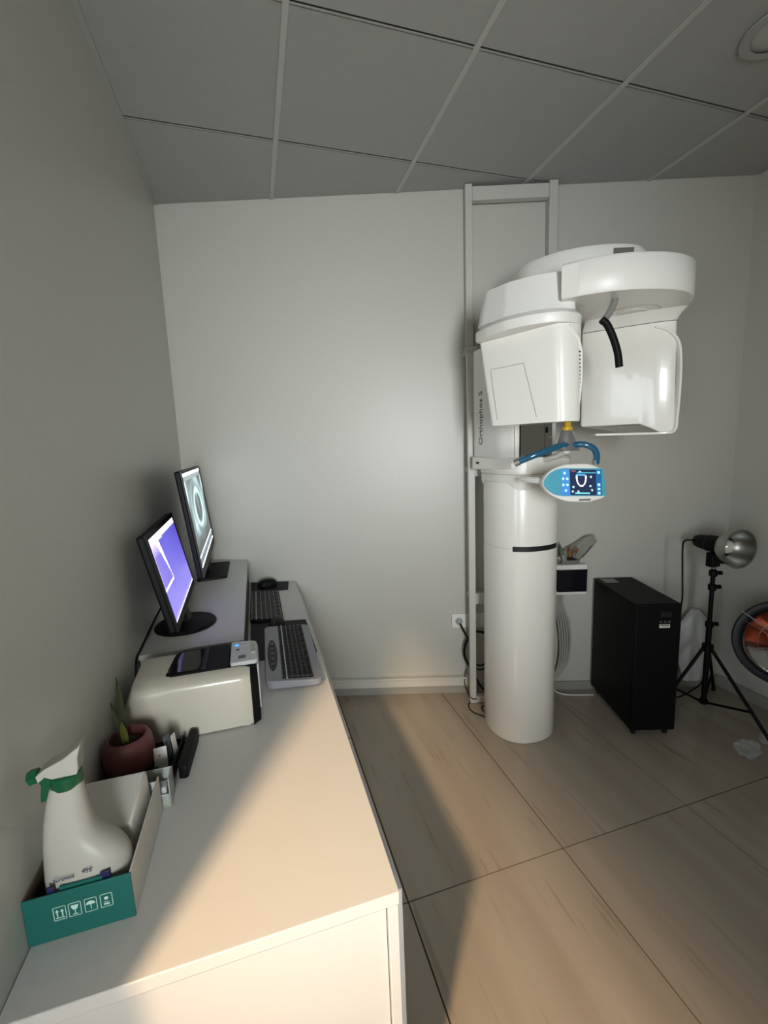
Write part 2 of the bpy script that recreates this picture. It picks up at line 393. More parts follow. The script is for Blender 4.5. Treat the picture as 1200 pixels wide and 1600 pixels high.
obj('neck', loft([[(-.275+a*.016, 2.38+b*.06, RZ+.012) for a, b in ((-1, -1), (1, -1), (1, 1), (-1, 1))], [(-.283+a*.012, 2.30+b*.06, 1.12) for a, b in ((-1, -1), (1, -1), (1, 1), (-1, 1))]]), BLACK, t, bevel=.004)
obj('cable', tube(curve([(-.33, 1.62, .99), (-.365, 1.57, .93), (-.385, 1.47, .885), (-.387, 1.40, .87), (-.383, 1.37, .80), (-.372, 1.372, .7335)], 8), .0035, 8), BLACK, base=(-.375, 1.38, .73),
    label='thin black cable dropping off the riser behind the white scanner', cat='cable')

# ================================================================ KEYBOARDS, MICE, PADS
def slabpts(pts, z0, z1, r=.01): return prism(roundpoly(pts, r), z0, z1)
obj('mouse_pad', slabpts([(-.07, 2.37), (.126, 2.355), (.140, 2.50), (-.07, 2.565)], DZ+.0003, DZ+.004), BLACK, base=(.03, 2.45, DZ), label='black mouse pad at the far end of the desk by the back wall', cat='mouse pad')
obj('mouse_pad', slabpts([(-.068, 1.56), (.172, 1.55), (.168, 1.885), (-.068, 1.93)], DZ+.0003, DZ+.004), BLACK, base=(.05, 1.7, DZ), label='black mouse pad lying under the grey keyboard', cat='mouse pad')
def mouse(cx_, cy_, lab, rz):
    t = thing('computer_mouse', (cx_, cy_, DZ+.0045), lab, 'mouse'); z = DZ+.0045
    R = Matrix.Rotation(rz, 3, 'Z'); rings = []
    for k, (sx, sy, h) in enumerate([(.95, .95, 0), (1, 1, .008), (.93, .95, .02), (.72, .78, .031), (.35, .42, .037), (.02, .02, .038)]):
        rings.append([Vector((cx_, cy_, 0)) + R @ Vector((a*1, b*1, z+h)) - Vector((0, 0, 0)) for a, b, _ in [(p[0], p[1], 0) for p in superell(0, 0, .055*sx, .032*sy, 0, 2.4, 28)]])
    obj('shell', loft(rings), BLACK, t)
    obj('wheel', lathe([(.008, -.003), (.009, 0), (.008, .003)], Vector((cx_, cy_, z+.030)) + R @ Vector((-.03, 0, 0)), R @ Vector((0, 1, 0)), 16), DKGREY, t)
mouse(.02, 2.46, 'black computer mouse on the far mouse pad by the back wall', .2)
mouse(.04, 1.84, 'black computer mouse between the two keyboards', 1.3)
def keyboard(name, corners, z, label, body, keym, bodyh, tilt, rows, colsn, inset, top_strip=None, round_=.02):
    # corners: A near-left, B near-right, C far-right, D far-left (row direction A->D)
    A, B, Cc, D = [Vector(c) for c in corners]
    base = (A+B+Cc+D)/4
    t = thing(name, (base.x, base.y, z), label, 'keyboard')
    pts = roundpoly([tuple(A), tuple(B), tuple(Cc), tuple(D)], round_)
    def zz(p): return z + bodyh + tilt*(-(p[0]-base.x))
    bm = bmesh.new(); a = [bm.verts.new((p[0], p[1], z+.002)) for p in pts]; b = [bm.verts.new((p[0], p[1], zz(p))) for p in pts]
    bm.faces.new(a[::-1]); bm.faces.new(b)
    for i in range(len(pts)): bm.faces.new((a[i], a[(i+1) % len(pts)], b[(i+1) % len(pts)], b[i]))
    obj('case', bm, body, t, bevel=.003)
    (u0, u1, v0, v1) = inset
    def Q(u, v):
        p = (A*(1-u)+B*u)*(1-v) + (D*(1-u)+Cc*u)*v; return p
    w_ = (u1-u0)/rows
    p4 = [Q(u0-.01, v0-.008), Q(u1+.01, v0-.008), Q(u1+.01, v1+.008), Q(u0-.01, v1+.008)]
    bm = bmesh.new(); vv = [bm.verts.new((p.x, p.y, zz(p)+.0006)) for p in p4]; bm.faces.new(vv)
    obj('key_bed', bm, GBLACK, t)
    for r in range(rows):
        gap = .35*w_ if (r == 0) else 0
        n = colsn if r != rows-1 else 8
        for k in range(n):
            ua, ub = u0+r*w_+.06*w_, u0+(r+1)*w_-.06*w_-(.18*w_ if r == 0 else 0)
            va, vb = v0+(v1-v0)*(k+.06)/n, v0+(v1-v0)*(k+.94)/n
            q = [Q(ua, va), Q(ub, va), Q(ub, vb), Q(ua, vb)]; cc = sum(q, Vector((0, 0)))/4
            bm = bmesh.new()
            lo = [bm.verts.new((p.x, p.y, zz(p)+.0008)) for p in q]; hi = [bm.verts.new((*(p+(cc-p)*.14), zz(p)+(.0065 if bodyh > .02 else .003))) for p in q]
            bm.faces.new(hi)
            for i in range(4): bm.faces.new((lo[i], lo[(i+1) % 4], hi[(i+1) % 4], hi[i]))
            obj('key', bm, keym, t, smooth=0)
    return t, Q, zz
t, Q, zz = keyboard('keyboard', [(-.02, 1.335), (.160, 1.305), (.166, 1.775), (-.012, 1.79)], DZ+.0045,
    'grey keyboard with black keys, raised at the near end of the desk mats', GREY, BLACK, .026, .05, 6, 15, (.30, .84, .04, .97), round_=.03)
# silver ridge beside the function keys, media panel with round dial
u = .30+.54/6-.012
obj('ridge', tube([(*Q(u, .02), zz(Q(u, .02))+.004), (*Q(u, .98), zz(Q(u, .98))+.004)], .0022), LGREY, t)
bm = bmesh.new(); pts = []
for k in range(28):
    a = 2*math.pi*k/28; p = Q(.15+.095*math.cos(a), .42+.27*math.sin(a)); pts.append((p.x, p.y))
bm = bmesh.new(); lo = [bm.verts.new((p[0], p[1], zz(p)-.001)) for p in pts]; hi = [bm.verts.new((p[0], p[1], zz(p)+.0012)) for p in pts]; bm.faces.new(hi)
for k in range(28): bm.faces.new((lo[k], lo[(k+1) % 28], hi[(k+1) % 28], hi[k]))
pn = obj('media_panel', bm, DKGREY, t)
for k in range(5):
    p = Q(.15, .24+k*.09); obj('button', lathe([(.007, 0), (.007, .002), (.004, .003)], (p.x, p.y, zz(p)+.001), n=16), GBLACK, pn)
t, Q, zz = keyboard('keyboard', [(-.070, 1.935), (.073, 1.90), (.074, 2.33), (-.070, 2.365)], DZ+.0003,
    'slim black keyboard farther along the desk beside the riser', BLACK, DKGREY, .014, .02, 6, 18, (.05, .95, .02, .98), round_=.008)

# ================================================================ SCANNER / PRINTER ON THE DESK
t = thing('plate_scanner', (-.2, 1.27, DZ), 'white and black desktop dental plate scanner in front of the near monitor', 'scanner')
def yprof(x0, x1, prof, bm=None):      # profile in (y,z) extruded along x
    return loft([[(x, p[0], p[1]) for p in prof] for x in (x0, x1)], bm)
shell = roundpoly([(1.174, DZ+.004), (1.176, .878), (1.215, .893), (1.352, .905), (1.362, DZ+.004)], [.004, .022, .05, .03, .004])
def bowed(x0, x1, n, prof):
    rings = []
    for k in range(n+1):
        s = k/n; x = x0+(x1-x0)*s; g = 1
        if s < .25: g = math.sin(math.pi/2*(.42+.58*s/.25))
        rings.append([(x, 1.27+(p[0]-1.27)*(.90+.10*g), DZ+.004+(p[1]-DZ-.004)*g) for p in prof])
    return rings
bm = loft(bowed(-.372, -.262, 10, shell)); 
obj('shell', bm, CREAM, t)
front = roundpoly([(1.174, DZ+.004), (1.176, .876), (1.20, .889), (1.213, .892), (1.213, DZ+.004)], [.004, .022, .012, 0, 0])
obj('front_cover', loft([[(-.262, p[0], p[1]) for p in front], [(-.085, p[0], p[1]-.001) for p in front], [(-.068, 1.176+(p[0]-1.174)*.97, p[1]-.004) for p in front], [(-.056, 1.18+(p[0]-1.174)*.8, DZ+.004+(p[1]-DZ-.004)*.955) for p in front]]), CREAM, t)
core = roundpoly([(1.215, DZ+.003), (1.215, .889), (1.352, .901), (1.360, DZ+.003)], [0, .01, .03, .004])
obj('core', loft([[(-.2610, p[0], p[1]) for p in core], [(-.05, p[0], p[1]-.002) for p in core], [(-.036, p[0], DZ+.003+(p[1]-DZ-.003)*.97) for p in core]]), BLACK, t)
obj('core_front', loft([[(-.055, p[0], p[1]-.006) for p in front], [(-.046, p[0]+.004, DZ+.004+(p[1]-DZ-.004)*.96) for p in front], [(-.036, p[0]+.012, DZ+.004+(p[1]-DZ-.004)*.90) for p in front]]), BLACK, t)
def topz(y): return .889+(y-1.215)*(.012/.137)
def topslab(pts, h0, h1):
    bm = bmesh.new(); a = [bm.verts.new((p[0], p[1], topz(p[1])+h0)) for p in pts]; b = [bm.verts.new((p[0], p[1], topz(p[1])+h1)) for p in pts]
    bm.faces.new(a[::-1]); bm.faces.new(b)
    for i in range(len(pts)): bm.faces.new((a[i], a[(i+1) % len(pts)], b[(i+1) % len(pts)], b[i]))
    return bm
obj('lid', topslab(roundpoly([(-.275, 1.218), (-.112, 1.217), (-.112, 1.345), (-.262, 1.345)], [.012, .002, .002, .03]), -.002, .004), BLACK, t, bevel=.001)
obj('window', topslab(roundpoly([(-.262, 1.228), (-.19, 1.228), (-.185, 1.335), (-.245, 1.335)], .01), .003, .006), GBLACK, t)
obj('window_bar', topslab([(-.183, 1.226), (-.172, 1.226), (-.167, 1.338), (-.178, 1.338)], .003, .007), DKGREY, t)
cp = obj('control_panel', topslab(roundpoly([(-.108, 1.222), (-.034, 1.222), (-.034, 1.335), (-.108, 1.345)], [.008, .012, .02, .006]), -.004, .009), LGREY, t, bevel=.002)
obj('panel_skirt', box(-.0365, -.032, 1.205, 1.338, .76, .893), LGREY, t, bevel=.002)
obj('button', topslab(roundpoly([(-.052, 1.262), (-.039, 1.262), (-.039, 1.312), (-.052, 1.318)], .004), .009, .012), mat('grey_button', '#a3a299', .4, noise=.03), cp)
lm = mat('blue_led', '#2f8fff', .4, emit=1.6, noise=0)
obj('power_light', lathe([(.006, 0), (.006, .001), (.0001, .0015)], (-.092, 1.318, topz(1.318)+.009), n=20), lm, cp)
obj('label_print', topslab([(-.094, 1.286), (-.084, 1.286), (-.084, 1.296), (-.094, 1.296)], .0088, .0094), INK, cp)
obj('label_print', topslab([(-.086, 1.24), (-.066, 1.24), (-.066, 1.257), (-.086, 1.257)], .0088, .0094), INK, cp)
obj('label_print', topslab([(-.084, 1.315), (-.068, 1.315), (-.068, 1.3185), (-.084, 1.3185)], .0088, .0094), LINE, cp)

# ================================================================ TEAL BOX WITH BOTTLE AND PAPER
bx0, bx1, by0, by1, bz0, bz1 = -.3945, -.2445, .712, .935, DZ+.0005, .812
t = thing('cardboard_box', ((bx0+bx1)/2, (by0+by1)/2, bz0), 'open cardboard box with a teal front printed with handling symbols, near end of the desk', 'box')
th = .003
obj('bottom', box(bx0+th, bx1-th, by0+th, by1-th, bz0, bz0+th), DCARD, t)
fp = obj('front_panel', box(bx0, bx1, by0, by0+th, bz0, bz1), TEAL, t, label='teal printed front panel', bevel=.0008)
obj('side_panel', box(bx1-th, bx1, by0+th, by1, bz0, bz1), CARD, t, bevel=.0008)
obj('side_panel', box(bx0, bx0+th, by0+th, by1, bz0, bz1), DCARD, t)
obj('back_panel', box(bx0+th, bx1-th, by1-th, by1, bz0, bz1-.01), CARD, t)
def fr2d(cx_, cz, w_, h_, lw=.0009):
    bm = bmesh.new(); y0, y1 = by0-.0006, by0
    for a in ((cx_-w_/2, cx_+w_/2, cz-h_/2, cz-h_/2+lw), (cx_-w_/2, cx_+w_/2, cz+h_/2-lw, cz+h_/2), (cx_-w_/2, cx_-w_/2+lw, cz-h_/2, cz+h_/2), (cx_+w_/2-lw, cx_+w_/2, cz-h_/2, cz+h_/2)):
        box(a[0], a[1], y0, y1, a[2], a[3], bm)
    return bm
def bar(bm, xa, xb, za, zb): box(xa, xb, by0-.0006, by0, za, zb, bm)
def poly(bm, pts):
    vs = [bm.verts.new((p[0], by0-.0006, p[1])) for p in pts]; bm.faces.new(vs)
icz = .776
for k, icx in enumerate([-.347, -.3265, -.3045, -.2825]):
    bm = fr2d(icx, icz, .0175, .024)
    if k == 0:                                   # this way up: two arrows on a line
        for dx in (-.0035, .0035):
            bar(bm, icx+dx-.0008, icx+dx+.0008, icz-.006, icz+.003); poly(bm, [(icx+dx-.0028, icz+.003), (icx+dx+.0028, icz+.003), (icx+dx, icz+.0075)])
        bar(bm, icx-.006, icx+.006, icz-.0085, icz-.0073)
    elif k == 1:                                 # fragile: glass
        poly(bm, [(icx-.0055, icz+.008), (icx+.0055, icz+.008), (icx+.0035, icz+.001), (icx, icz-.001), (icx-.0035, icz+.001)])
        bar(bm, icx-.0006, icx+.0006, icz-.008, icz); bar(bm, icx-.0035, icx+.0035, icz-.009, icz-.0078)
    elif k == 2:                                 # keep dry: umbrella
        poly(bm, [(icx-.0065, icz+.001)] + [(icx-.0065*math.cos(a), icz+.001+.0065*math.sin(a)) for a in [math.pi*q/10 for q in range(1, 10)]] + [(icx+.0065, icz+.001)])
        bar(bm, icx-.0005, icx+.0005, icz-.008, icz+.001)
    else:                                        # stacking figure
        bar(bm, icx-.004, icx+.004, icz-.008, icz-.005); bar(bm, icx-.0035, icx+.0035, icz-.003, icz-.0022)
        poly(bm, [(icx+.003*math.cos(a), icz+.004+.003*math.sin(a)) for a in [2*math.pi*q/10 for q in range(10)]])
    obj('symbol', bm, WINK, fp, smooth=0)

# spray bottle: loft of horizontal sections, foot to the right
t = thing('spray_bottle', (-.31, .756, DZ+.004), 'white trigger spray bottle with green nozzle and collar standing in the teal box', 'bottle')
secs = [(.735, -.374, -.258, .034), (.745, -.378, -.254, .037), (.79, -.378, -.252, .037), (.815, -.377, -.253, .036), (.832, -.376, -.258, .034), (.846, -.375, -.266, .032), (.858, -.374, -.278, .030), (.870, -.373, -.290, .028),
        (.884, -.371, -.299, .026), (.91, -.367, -.303, .024), (.94, -.360, -.306, .021), (.966, -.352, -.307, .018)]
rings = [superell((a+b)/2, .756, (b-a)/2, d, z, 2.5, 32) for z, a, b, d in secs]
body = obj('bottle_body', loft(rings), mat('bottle_plastic', '#adaba2', .35, noise=.02), t)
obj('collar', loft([superell(-.3285, .756, r, r*.9, z, 2, 28) for z, r in ((.962, .0215), (.966, .0225), (.982, .0215), (.984, .019))]), GREEN, t, label='green collar')
hd = [(-.364, .994), (-.350, 1.004), (-.325, 1.014), (-.302, 1.030), (-.2985, 1.034), (-.305, 1.012), (-.306, .994), (-.309, .984), (-.343, .984), (-.352, .990), (-.362, .982)]
obj('spray_head', loft([[(p[0], y, p[1]) for p in hd] for y in (.742, .770)]), MATS['bottle_plastic'], t, bevel=.003)
obj('nozzle', lathe([(.009, 0), (.0115, .002), (.0115, .014), (.007, .017)], (-.3635, .756, .988), (-1, 0, -.15), 6), GREEN, t, label='green nozzle')
obj('trigger', loft([[(p[0], y, p[1]) for p in [(-.366, .984), (-.345, .986), (-.348, .975), (-.353, .960), (-.358, .944), (-.366, .944), (-.364, .960), (-.362, .972)]] for y in (.749, .763)]), GREEN, t, label='green trigger', bevel=.0015)
obj('print', textmesh('Suranios', .0085, basis((-.352, .7172, .826), (1, 0, .03), (0, 0, 1)), .0003), NAVY, t)
obj('print', textmesh('955', .0095, basis((-.312, .7172, .829), (1, 0, .03), (0, 0, 1)), .0003), NAVY, t)
bm = bmesh.new(); box(-.362, -.352, .7165, .720, .80, .820, bm); box(-.289, -.275, .7175, .720, .80, .822, bm)
obj('print', bm, NAVY, t, bevel=.001)
bm = bmesh.new(); box(-.345, -.286, .7165, .7195, .80, .817, bm); obj('print', bm, TEAL, t)
# packet of white paper behind the bottle
bm = bmesh.new()
lo = [(-.385, .797, bz0+th+.0005), (-.258, .797, bz0+th+.0005), (-.258, .925, bz0+th+.0005), (-.385, .925, bz0+th+.0005)]
hi = [(-.385, .797, .836), (-.262, .797, .832), (-.259, .912, .848), (-.385, .916, .846)]
bm = loft([lo, hi])
obj('paper_pack', bm, PAPER, base=(-.32, .86, bz0+th), label='white paper packet standing behind the spray bottle in the teal box', cat='paper', bevel=.004)

# ================================================================ PLANT POT, TRAY, CARDS
t = thing('desk_tray', (-.31, 1.07, DZ), 'black desk tray under the red pot between the box and the scanner', 'tray')
tp = [(-.391, 1.0), (-.238, 1.0), (-.228, 1.148), (-.391, 1.150)]
bm = prism(roundpoly(tp, .008), DZ+.0005, DZ+.006)
obj('tray_base', bm, BLACK, t)
for a, b in ((0, 1), (1, 2), (2, 3), (3, 0)):
    A, B = Vector(tp[a]), Vector(tp[b]); dd = (B-A).normalized(); nn = Vector((-dd.y, dd.x))*.0035
    A = A+dd*.002; B = B-dd*.002
    obj('tray_wall', prism([tuple(A), tuple(B), tuple(B+nn), tuple(A+nn)], DZ+.006, DZ+(.012 if a == 3 else .032 if a == 1 else .022)), BLACK, t)
obj('divider', box(-.277, -.274, 1.006, 1.145, DZ+.006, DZ+.026), BLACK, t)
pc = Vector((-.3385, 1.083, DZ+.0065))
t = thing('plant_pot', pc, 'dusky red round plant pot with a green shoot against the left wall', 'plant pot')
obj('pot', lathe([(.036, 0), (.048, .010), (.0545, .035), (.0545, .058), (.051, .080), (.046, .090), (.041, .093), (.038, .090), (.037, .075), (.036, .07)], pc, n=40, caps=True), TERRA, t)
obj('soil', lathe([(.0365, .070), (.03, .076), (.0001, .079)], pc, n=24), SOIL, t)
def leaf(x, y, z0, h, wd, lean, m, tw):
    bm = bmesh.new(); L = []
    for k in range(9):
        s = k/8; ww = wd*(.55+.7*s-1.2*s**3) if s < 1 else .0006; ww = max(ww, .0008)
        cxx = x+lean[0]*s*s; cyy = y+lean[1]*s*s; z = z0+h*s
        L.append([(cxx-ww*math.cos(tw), cyy-ww*math.sin(tw), z), (cxx, cyy+.003, z), (cxx+ww*math.cos(tw), cyy+ww*math.sin(tw), z), (cxx, cyy+.005, z)])
    return loft(L, bm)
obj('leaf', leaf(-.340, 1.073, pc.z+.072, .06, .010, (-.004, .0), LEAFY, .3), LEAFY, t)
obj('leaf', leaf(-.345, 1.09, pc.z+.072, .15, .012, (-.012, .03), LEAF, .9), LEAF, t)
obj('leaf', leaf(-.348, 1.074, pc.z+.072, .11, .010, (-.015, .006), LEAF, 1.3), LEAF, t)
# cards and pouch standing in the tray
def card(x, y, z, w_, h_, rz, lean, m, name, label, cat, thick=.0015, group=None):
    R = Matrix.Rotation(rz, 4, 'Z') @ Matrix.Rotation(lean, 4, 'X')
    bm = box(-w_/2, w_/2, -thick/2, thick/2, 0, h_)
    bmesh.ops.transform(bm, matrix=Matrix.Translation((x, y, z)) @ R, verts=bm.verts)
    return obj(name, bm, m, base=(x, y, z), label=label, cat=cat, bevel=min(.0006, thick*.3), group=group)
zt = DZ+.0065
c1 = card(-.2655, 1.05, zt, .028, .062, .12, -.12, CARD, 'card', 'white card with a small pink dot standing beside the red pot', 'card')
bm = lathe([(.0028, 0), (.0028, .0004), (.0001, .0004)], (-.268, 1.0542, zt+.042), (0, -1, .12), 12)
obj('dot', bm, mat('pink_ink', '#c0697a', .5, noise=.05), c1)
card(-.2535, 1.085, zt, .018, .070, 1.0, -.08, mat('smoky_plastic', '#5b5e63', .3, noise=.05), 'plastic_sleeve', 'smoky grey plastic sleeve standing between the two white cards', 'sleeve', .003)
card(-.2395, 1.095, zt, .016, .064, 1.15, -.1, CARD, 'card', 'narrow white card standing at the right side of the black tray', 'card')
bm = loft([[(p[0], p[1], DZ+.0005+h) for p in roundpoly([(-.226-q, 1.022+q), (-.205-q*0, 1.018+q), (-.196-q, 1.160-q), (-.217+q*.3, 1.166-q)], .008)] for h, q in ((0, .001), (.004, 0), (.026, 0), (.032, .002))])
obj('pouch', bm, BLACK, base=(-.195, 1.10, DZ), label='slim black pouch standing against the right side of the tray', cat='pouch')
# clear card holder
t = thing('card_holder', (-.25, .96, DZ), 'pale translucent plastic holder standing just behind the teal box', 'holder')
CH = mat('frosted_plastic', '#b7bdb8', .25, trans=.3, noise=.03)
x0, x1, y0, y1, z0, z1 = -.290, -.228, .942, .985, DZ+.0005, .795
obj('base', box(x0, x1, y0, y1, z0, z0+.003), CH, t)
obj('back_panel', box(x0, x1, y1-.003, y1, z0+.003, z1), CH, t, bevel=.001)
obj('side_panel', box(x1-.003, x1, y0, y1-.003, z0+.003, z1), CH, t, bevel=.001)
obj('side_panel', box(x0, x0+.003, y0, y1-.003, z0+.003, z1-.015), CH, t, bevel=.001)
obj('front_lip', box(x0+.003, x1-.003, y0, y0+.003, z0+.003, z0+.03), CH, t, bevel=.001)
obj('drawer', box(x0+.036, x1-.008, y0+.006, y1-.010, z0+.004, z0+.042), LGREY, t, bevel=.004)

# ================================================================ DENTAL X-RAY UNIT
CXc, CYc = 1.246, 1.852
MU = CXc*math.cos(AL) - CYc*math.sin(AL); MW = CXc*math.sin(AL) + CYc*math.cos(AL)
XR_ = thing('dental_xray_machine', (CXc, CYc, 0), 'tall white dental panoramic x-ray unit with two heads and a touch panel', 'x-ray machine')
# parts modelled along the wall frame get converted into this thing's world-aligned frame
def uw(bm): bmesh.ops.transform(bm, matrix=WALLF, verts=bm.verts); return bm
def mp(name, bm, m, parent=None, **k): return obj(name, bm, m, parent or XR_, **k)
def colsec(z, s=1.0, e=2.25):
    return superell(CXc, CYc, .170*s, .170*s, z, e, 56)
mp('column', loft([colsec(.002, .985), colsec(.008), colsec(.9895)]), WHITE)
mp('column', loft([colsec(.9905), colsec(1.262), colsec(1.30, .97)]), WHITE, label='upper section of the lower column')
# dark grip slot wrapping the front of the column
arc = []
for k in range(25):
    a = math.radians(-134+ (-53+134)*k/24); ca, sa = math.cos(a), math.sin(a); e = 2.25
    arc.append((CXc+.172*math.copysign(abs(ca)**(2/e), ca), CYc+.172*math.copysign(abs(sa)**(2/e), sa)))
bm = loft([[(p[0], p[1], .990+.012*q) for q in (-1, 1)] + [(CXc+(p[0]-CXc)*.97, CYc+(p[1]-CYc)*.97, .990+.012*q) for q in (1, -1)] for p in arc])
mp('grip_slot', bm, DKGREY, bevel=.002)
# carriage
cp_ = roundpoly([(1.132, 1.722), (1.355, 1.722), (1.395, 1.80), (1.395, 2.06), (1.098, 2.06), (1.098, 1.80)], [.03, .05, .05, .03, .03, .03])
mp('carriage', prism(cp_, 1.412, 1.94), WHITE2)
mp('carriage_neck', prism(roundpoly([(1.16, 1.90), (1.34, 1.90), (1.34, 2.07), (1.16, 2.07)], .03), 1.94, 2.14), WHITE2)
mp('lettering', textmesh('Orthophos S', .050, basis((1.0974, 1.955, 1.475), (0, 0, 1), (0, 1, 0)), .0006), INK)
# front glossy strip left of the mirror, mirror, its dark frame
mp('trim_strip', box(1.128, 1.150, 1.715, 1.722, 1.414, 1.62), WHITE, bevel=.003)
mf = mp('mirror_frame', box(1.152, 1.322, 1.716, 1.722, 1.414, 1.60), BLACK, bevel=.001)
mp('mirror', box(1.1545, 1.280, 1.7135, 1.7165, 1.417, 1.598), MIRROR, mf)
mp('mirror_panel', box(1.2825, 1.320, 1.7135, 1.7165, 1.417, 1.598), MIRROR, mf)
mp('latch', box(1.288, 1.294, 1.708, 1.7145, 1.52, 1.545), BLACK)
# collar with left arm, right box and lower lip
arm = loft([[(1.074, 2.02, z) for z in (1.352, 1.418)] + [(1.10, 2.03, z) for z in (1.418, 1.352)],
            [(1.090, 1.80, z) for z in (1.358, 1.412)] + [(1.16, 1.80, z) for z in (1.412, 1.358)],
            [(1.102, 1.70, z) for z in (1.366, 1.396)] + [(1.17, 1.72, z) for z in (1.396, 1.366)]])
mp('collar_arm', arm, WHITE, bevel=.006)
mp('screw_cover', box(1.0725, 1.078, 1.955, 1.975, 1.383, 1.392), BLACK)
cl = roundpoly([(1.120, 1.70), (1.175, 1.672), (1.33, 1.672), (1.425, 1.70), (1.44, 1.86), (1.40, 2.0), (1.10, 2.0), (1.085, 1.82)], .04)
mp('collar', prism(cl, 1.335, 1.412), WHITE2, bevel=.005)
mp('collar_lip', loft([[(CXc+(p[0]-CXc)*s, CYc+(p[1]-CYc)*s, z) for p in cl] for s, z in ((.90, 1.262), (.985, 1.30), (.985, 1.3345))]), WHITE, bevel=.004)
mp('collar_cap', box(1.165, 1.385, 1.6695, 1.674, 1.345, 1.404), WHITE, bevel=.002)
# chin rest: silver cone with yellow bite peg
def U3(u, w_, z): v = WALLF @ Vector((u, w_, z)); return (v.x, v.y, v.z)
cu, cw = .716, 1.78
cc = U3(cu, cw, 0)
rest = mp('chin_rest', loft([superell(cc[0], cc[1], rx, ry, z, 2.2, 28) for z, rx, ry in ((1.440, .052, .040), (1.448, .050, .038), (1.462, .041, .032), (1.49, .032, .027), (1.514, .025, .022), (1.522, .017, .017))]), SILVER)
mp('bite_block', loft([superell(cc[0], cc[1], rx, ry, z, 2.5, 20) for z, rx, ry in ((1.521, .018, .016), (1.534, .019, .017), (1.538, .012, .012), (1.565, .010, .008))]), YEL, rest)
mp('support_arm', tube([U3(cu, cw, 1.442), U3(cu-.005, 1.86, 1.418), U3(cu-.02, 1.97, 1.40)], .013, 16), WHITE)
hl = mp('hand_grip', tube([U3(*p) for p in curve([(.712, 1.762, 1.462), (.672, 1.74, 1.462), (.62, 1.72, 1.447), (.56, 1.72, 1.427), (.508, 1.735, 1.405)], 8)], .0125, 16), BLUE)
mp('grip_end', tube([U3(*p) for p in [(.512, 1.734, 1.4065), (.495, 1.741, 1.399)]], .0145, 16), SILVER, hl)
hr = mp('hand_grip', tube([U3(*p) for p in curve([(.730, 1.762, 1.462), (.765, 1.742, 1.464), (.800, 1.735, 1.448), (.815, 1.735, 1.42), (.815, 1.74, 1.385)], 8)], .0125, 16), BLUE)
mp('grip_end', tube([U3(*p) for p in [(.815, 1.74, 1.402), (.815, 1.742, 1.385)]], .0145, 16), SILVER, hr)
# touch panel on its arm
TW = 1.70
mp('panel_arm', tube([U3(.565, 1.86, 1.325), U3(.60, 1.76, 1.325), U3(.64, 1.735, 1.32)], .013, 16), WHITE2)
tl = Matrix.Translation(Vector(U3(.718, TW, 1.317))) @ Matrix.Rotation(-AL, 4, 'Z') @ Matrix.Rotation(-.10, 4, 'X') @ Matrix.Rotation(.045, 4, 'Y')
def tpl(pts, d0, d1):
    bm = loft([[(p[0], y, p[1]) for p in pts] for y in (d0, d1)]); bmesh.ops.transform(bm, matrix=tl, verts=bm.verts); return bm
hs = roundpoly([(-.125, .012), (-.095, .052), (-.04, .072), (.05, .076), (.102, .058), (.125, -.040), (.115, -.058), (.055, -.076), (-.03, -.074), (-.09, -.052), (-.125, -.015)], .02, 4)
hp = mp('touch_panel_housing', tpl(hs, 0, .035), WHITE2, bevel=.006)
bs = roundpoly([(-.122, .008), (-.098, .040), (-.062, .056), (.106, .056), (.122, -.050), (-.05, -.053), (-.09, -.045), (-.122, -.014)], [.02, .02, .02, .004, .004, .01, .03, .02], 4)
mp('blue_face', tpl(bs, -.004, .001), CYAN, hp)
mp('palm_rest', tpl(roundpoly([(-.105, 0), (-.082, .034), (-.052, .030), (-.062, 0), (-.048, -.034), (-.078, -.034)], .015, 4), -.0065, -.0035), MATS['turquoise_plastic'], hp)
mp('label_plate', tpl([(.018, -.0635), (.062, -.0615), (.062, -.0685), (.018, -.0705)], -.0012, .001), INK, hp)
def scr3(u, v):
    c = srgb(20, 40, 72)
    if u < .22:
        c = srgb(64, 140, 205) if v < .75 else srgb(60, 130, 220)
        for (a, b) in ((.09, .14), (.05, .36), (.15, .36), (.05, .6), (.15, .6), (.11, .82)):
            if math.hypot((u-a)*1.6, v-b) < .052: c = srgb(190, 240, 255)
        return c
    if u > .86:
        c = srgb(24, 95, 150)
        for b in (.1, .58, .75, .92):
            if abs(u-.93) < .035 and abs(v-b) < .05: c = srgb(170, 235, 250)
        return c
    x = (u-.50)/.115; y = (v-.22)/.42
    if y > 0:
        r = math.hypot(x, y) if False else abs(abs(x)-math.sqrt(max(0, 1-min(1, y)**2.6)))
        if r < .17 and y < 1.0 or (abs(y-1) < .09 and abs(x) < .35): c = srgb(250, 250, 255)
    if abs(v-.2) < .035 and .38 < u < .60: c = srgb(90, 170, 220)
    if abs(v-.08) < .03 and abs(u-.47) < .03: c = srgb(190, 240, 255)
    if abs(v-.12) < .012 and .4 < u < .86: c = srgb(80, 180, 220)
    if abs(v-.92) < .028 and .34 < u < .70: c = srgb(130, 230, 250)
    for (a, b) in ((.30, .68), (.72, .64), (.28, .86), (.42, .86), (.76, .80), (.74, .28)):
        if math.hypot((u-a)*1.6, v-b) < .042: c = srgb(200, 235, 250)
    if abs(v-.06) < .03 and .25 < u < .36: c = srgb(150, 90, 100)
    return c
o0 = tl @ Vector((-.052, -.0046, -.048)); ux = tl.to_3x3() @ Vector((.156, 0, .0)); uy = tl.to_3x3() @ Vector((-.006, 0, .099))
picture('screen', vcmat('screen_touch', 1.0), hp, o0, ux, uy, 88, 58, scr3)
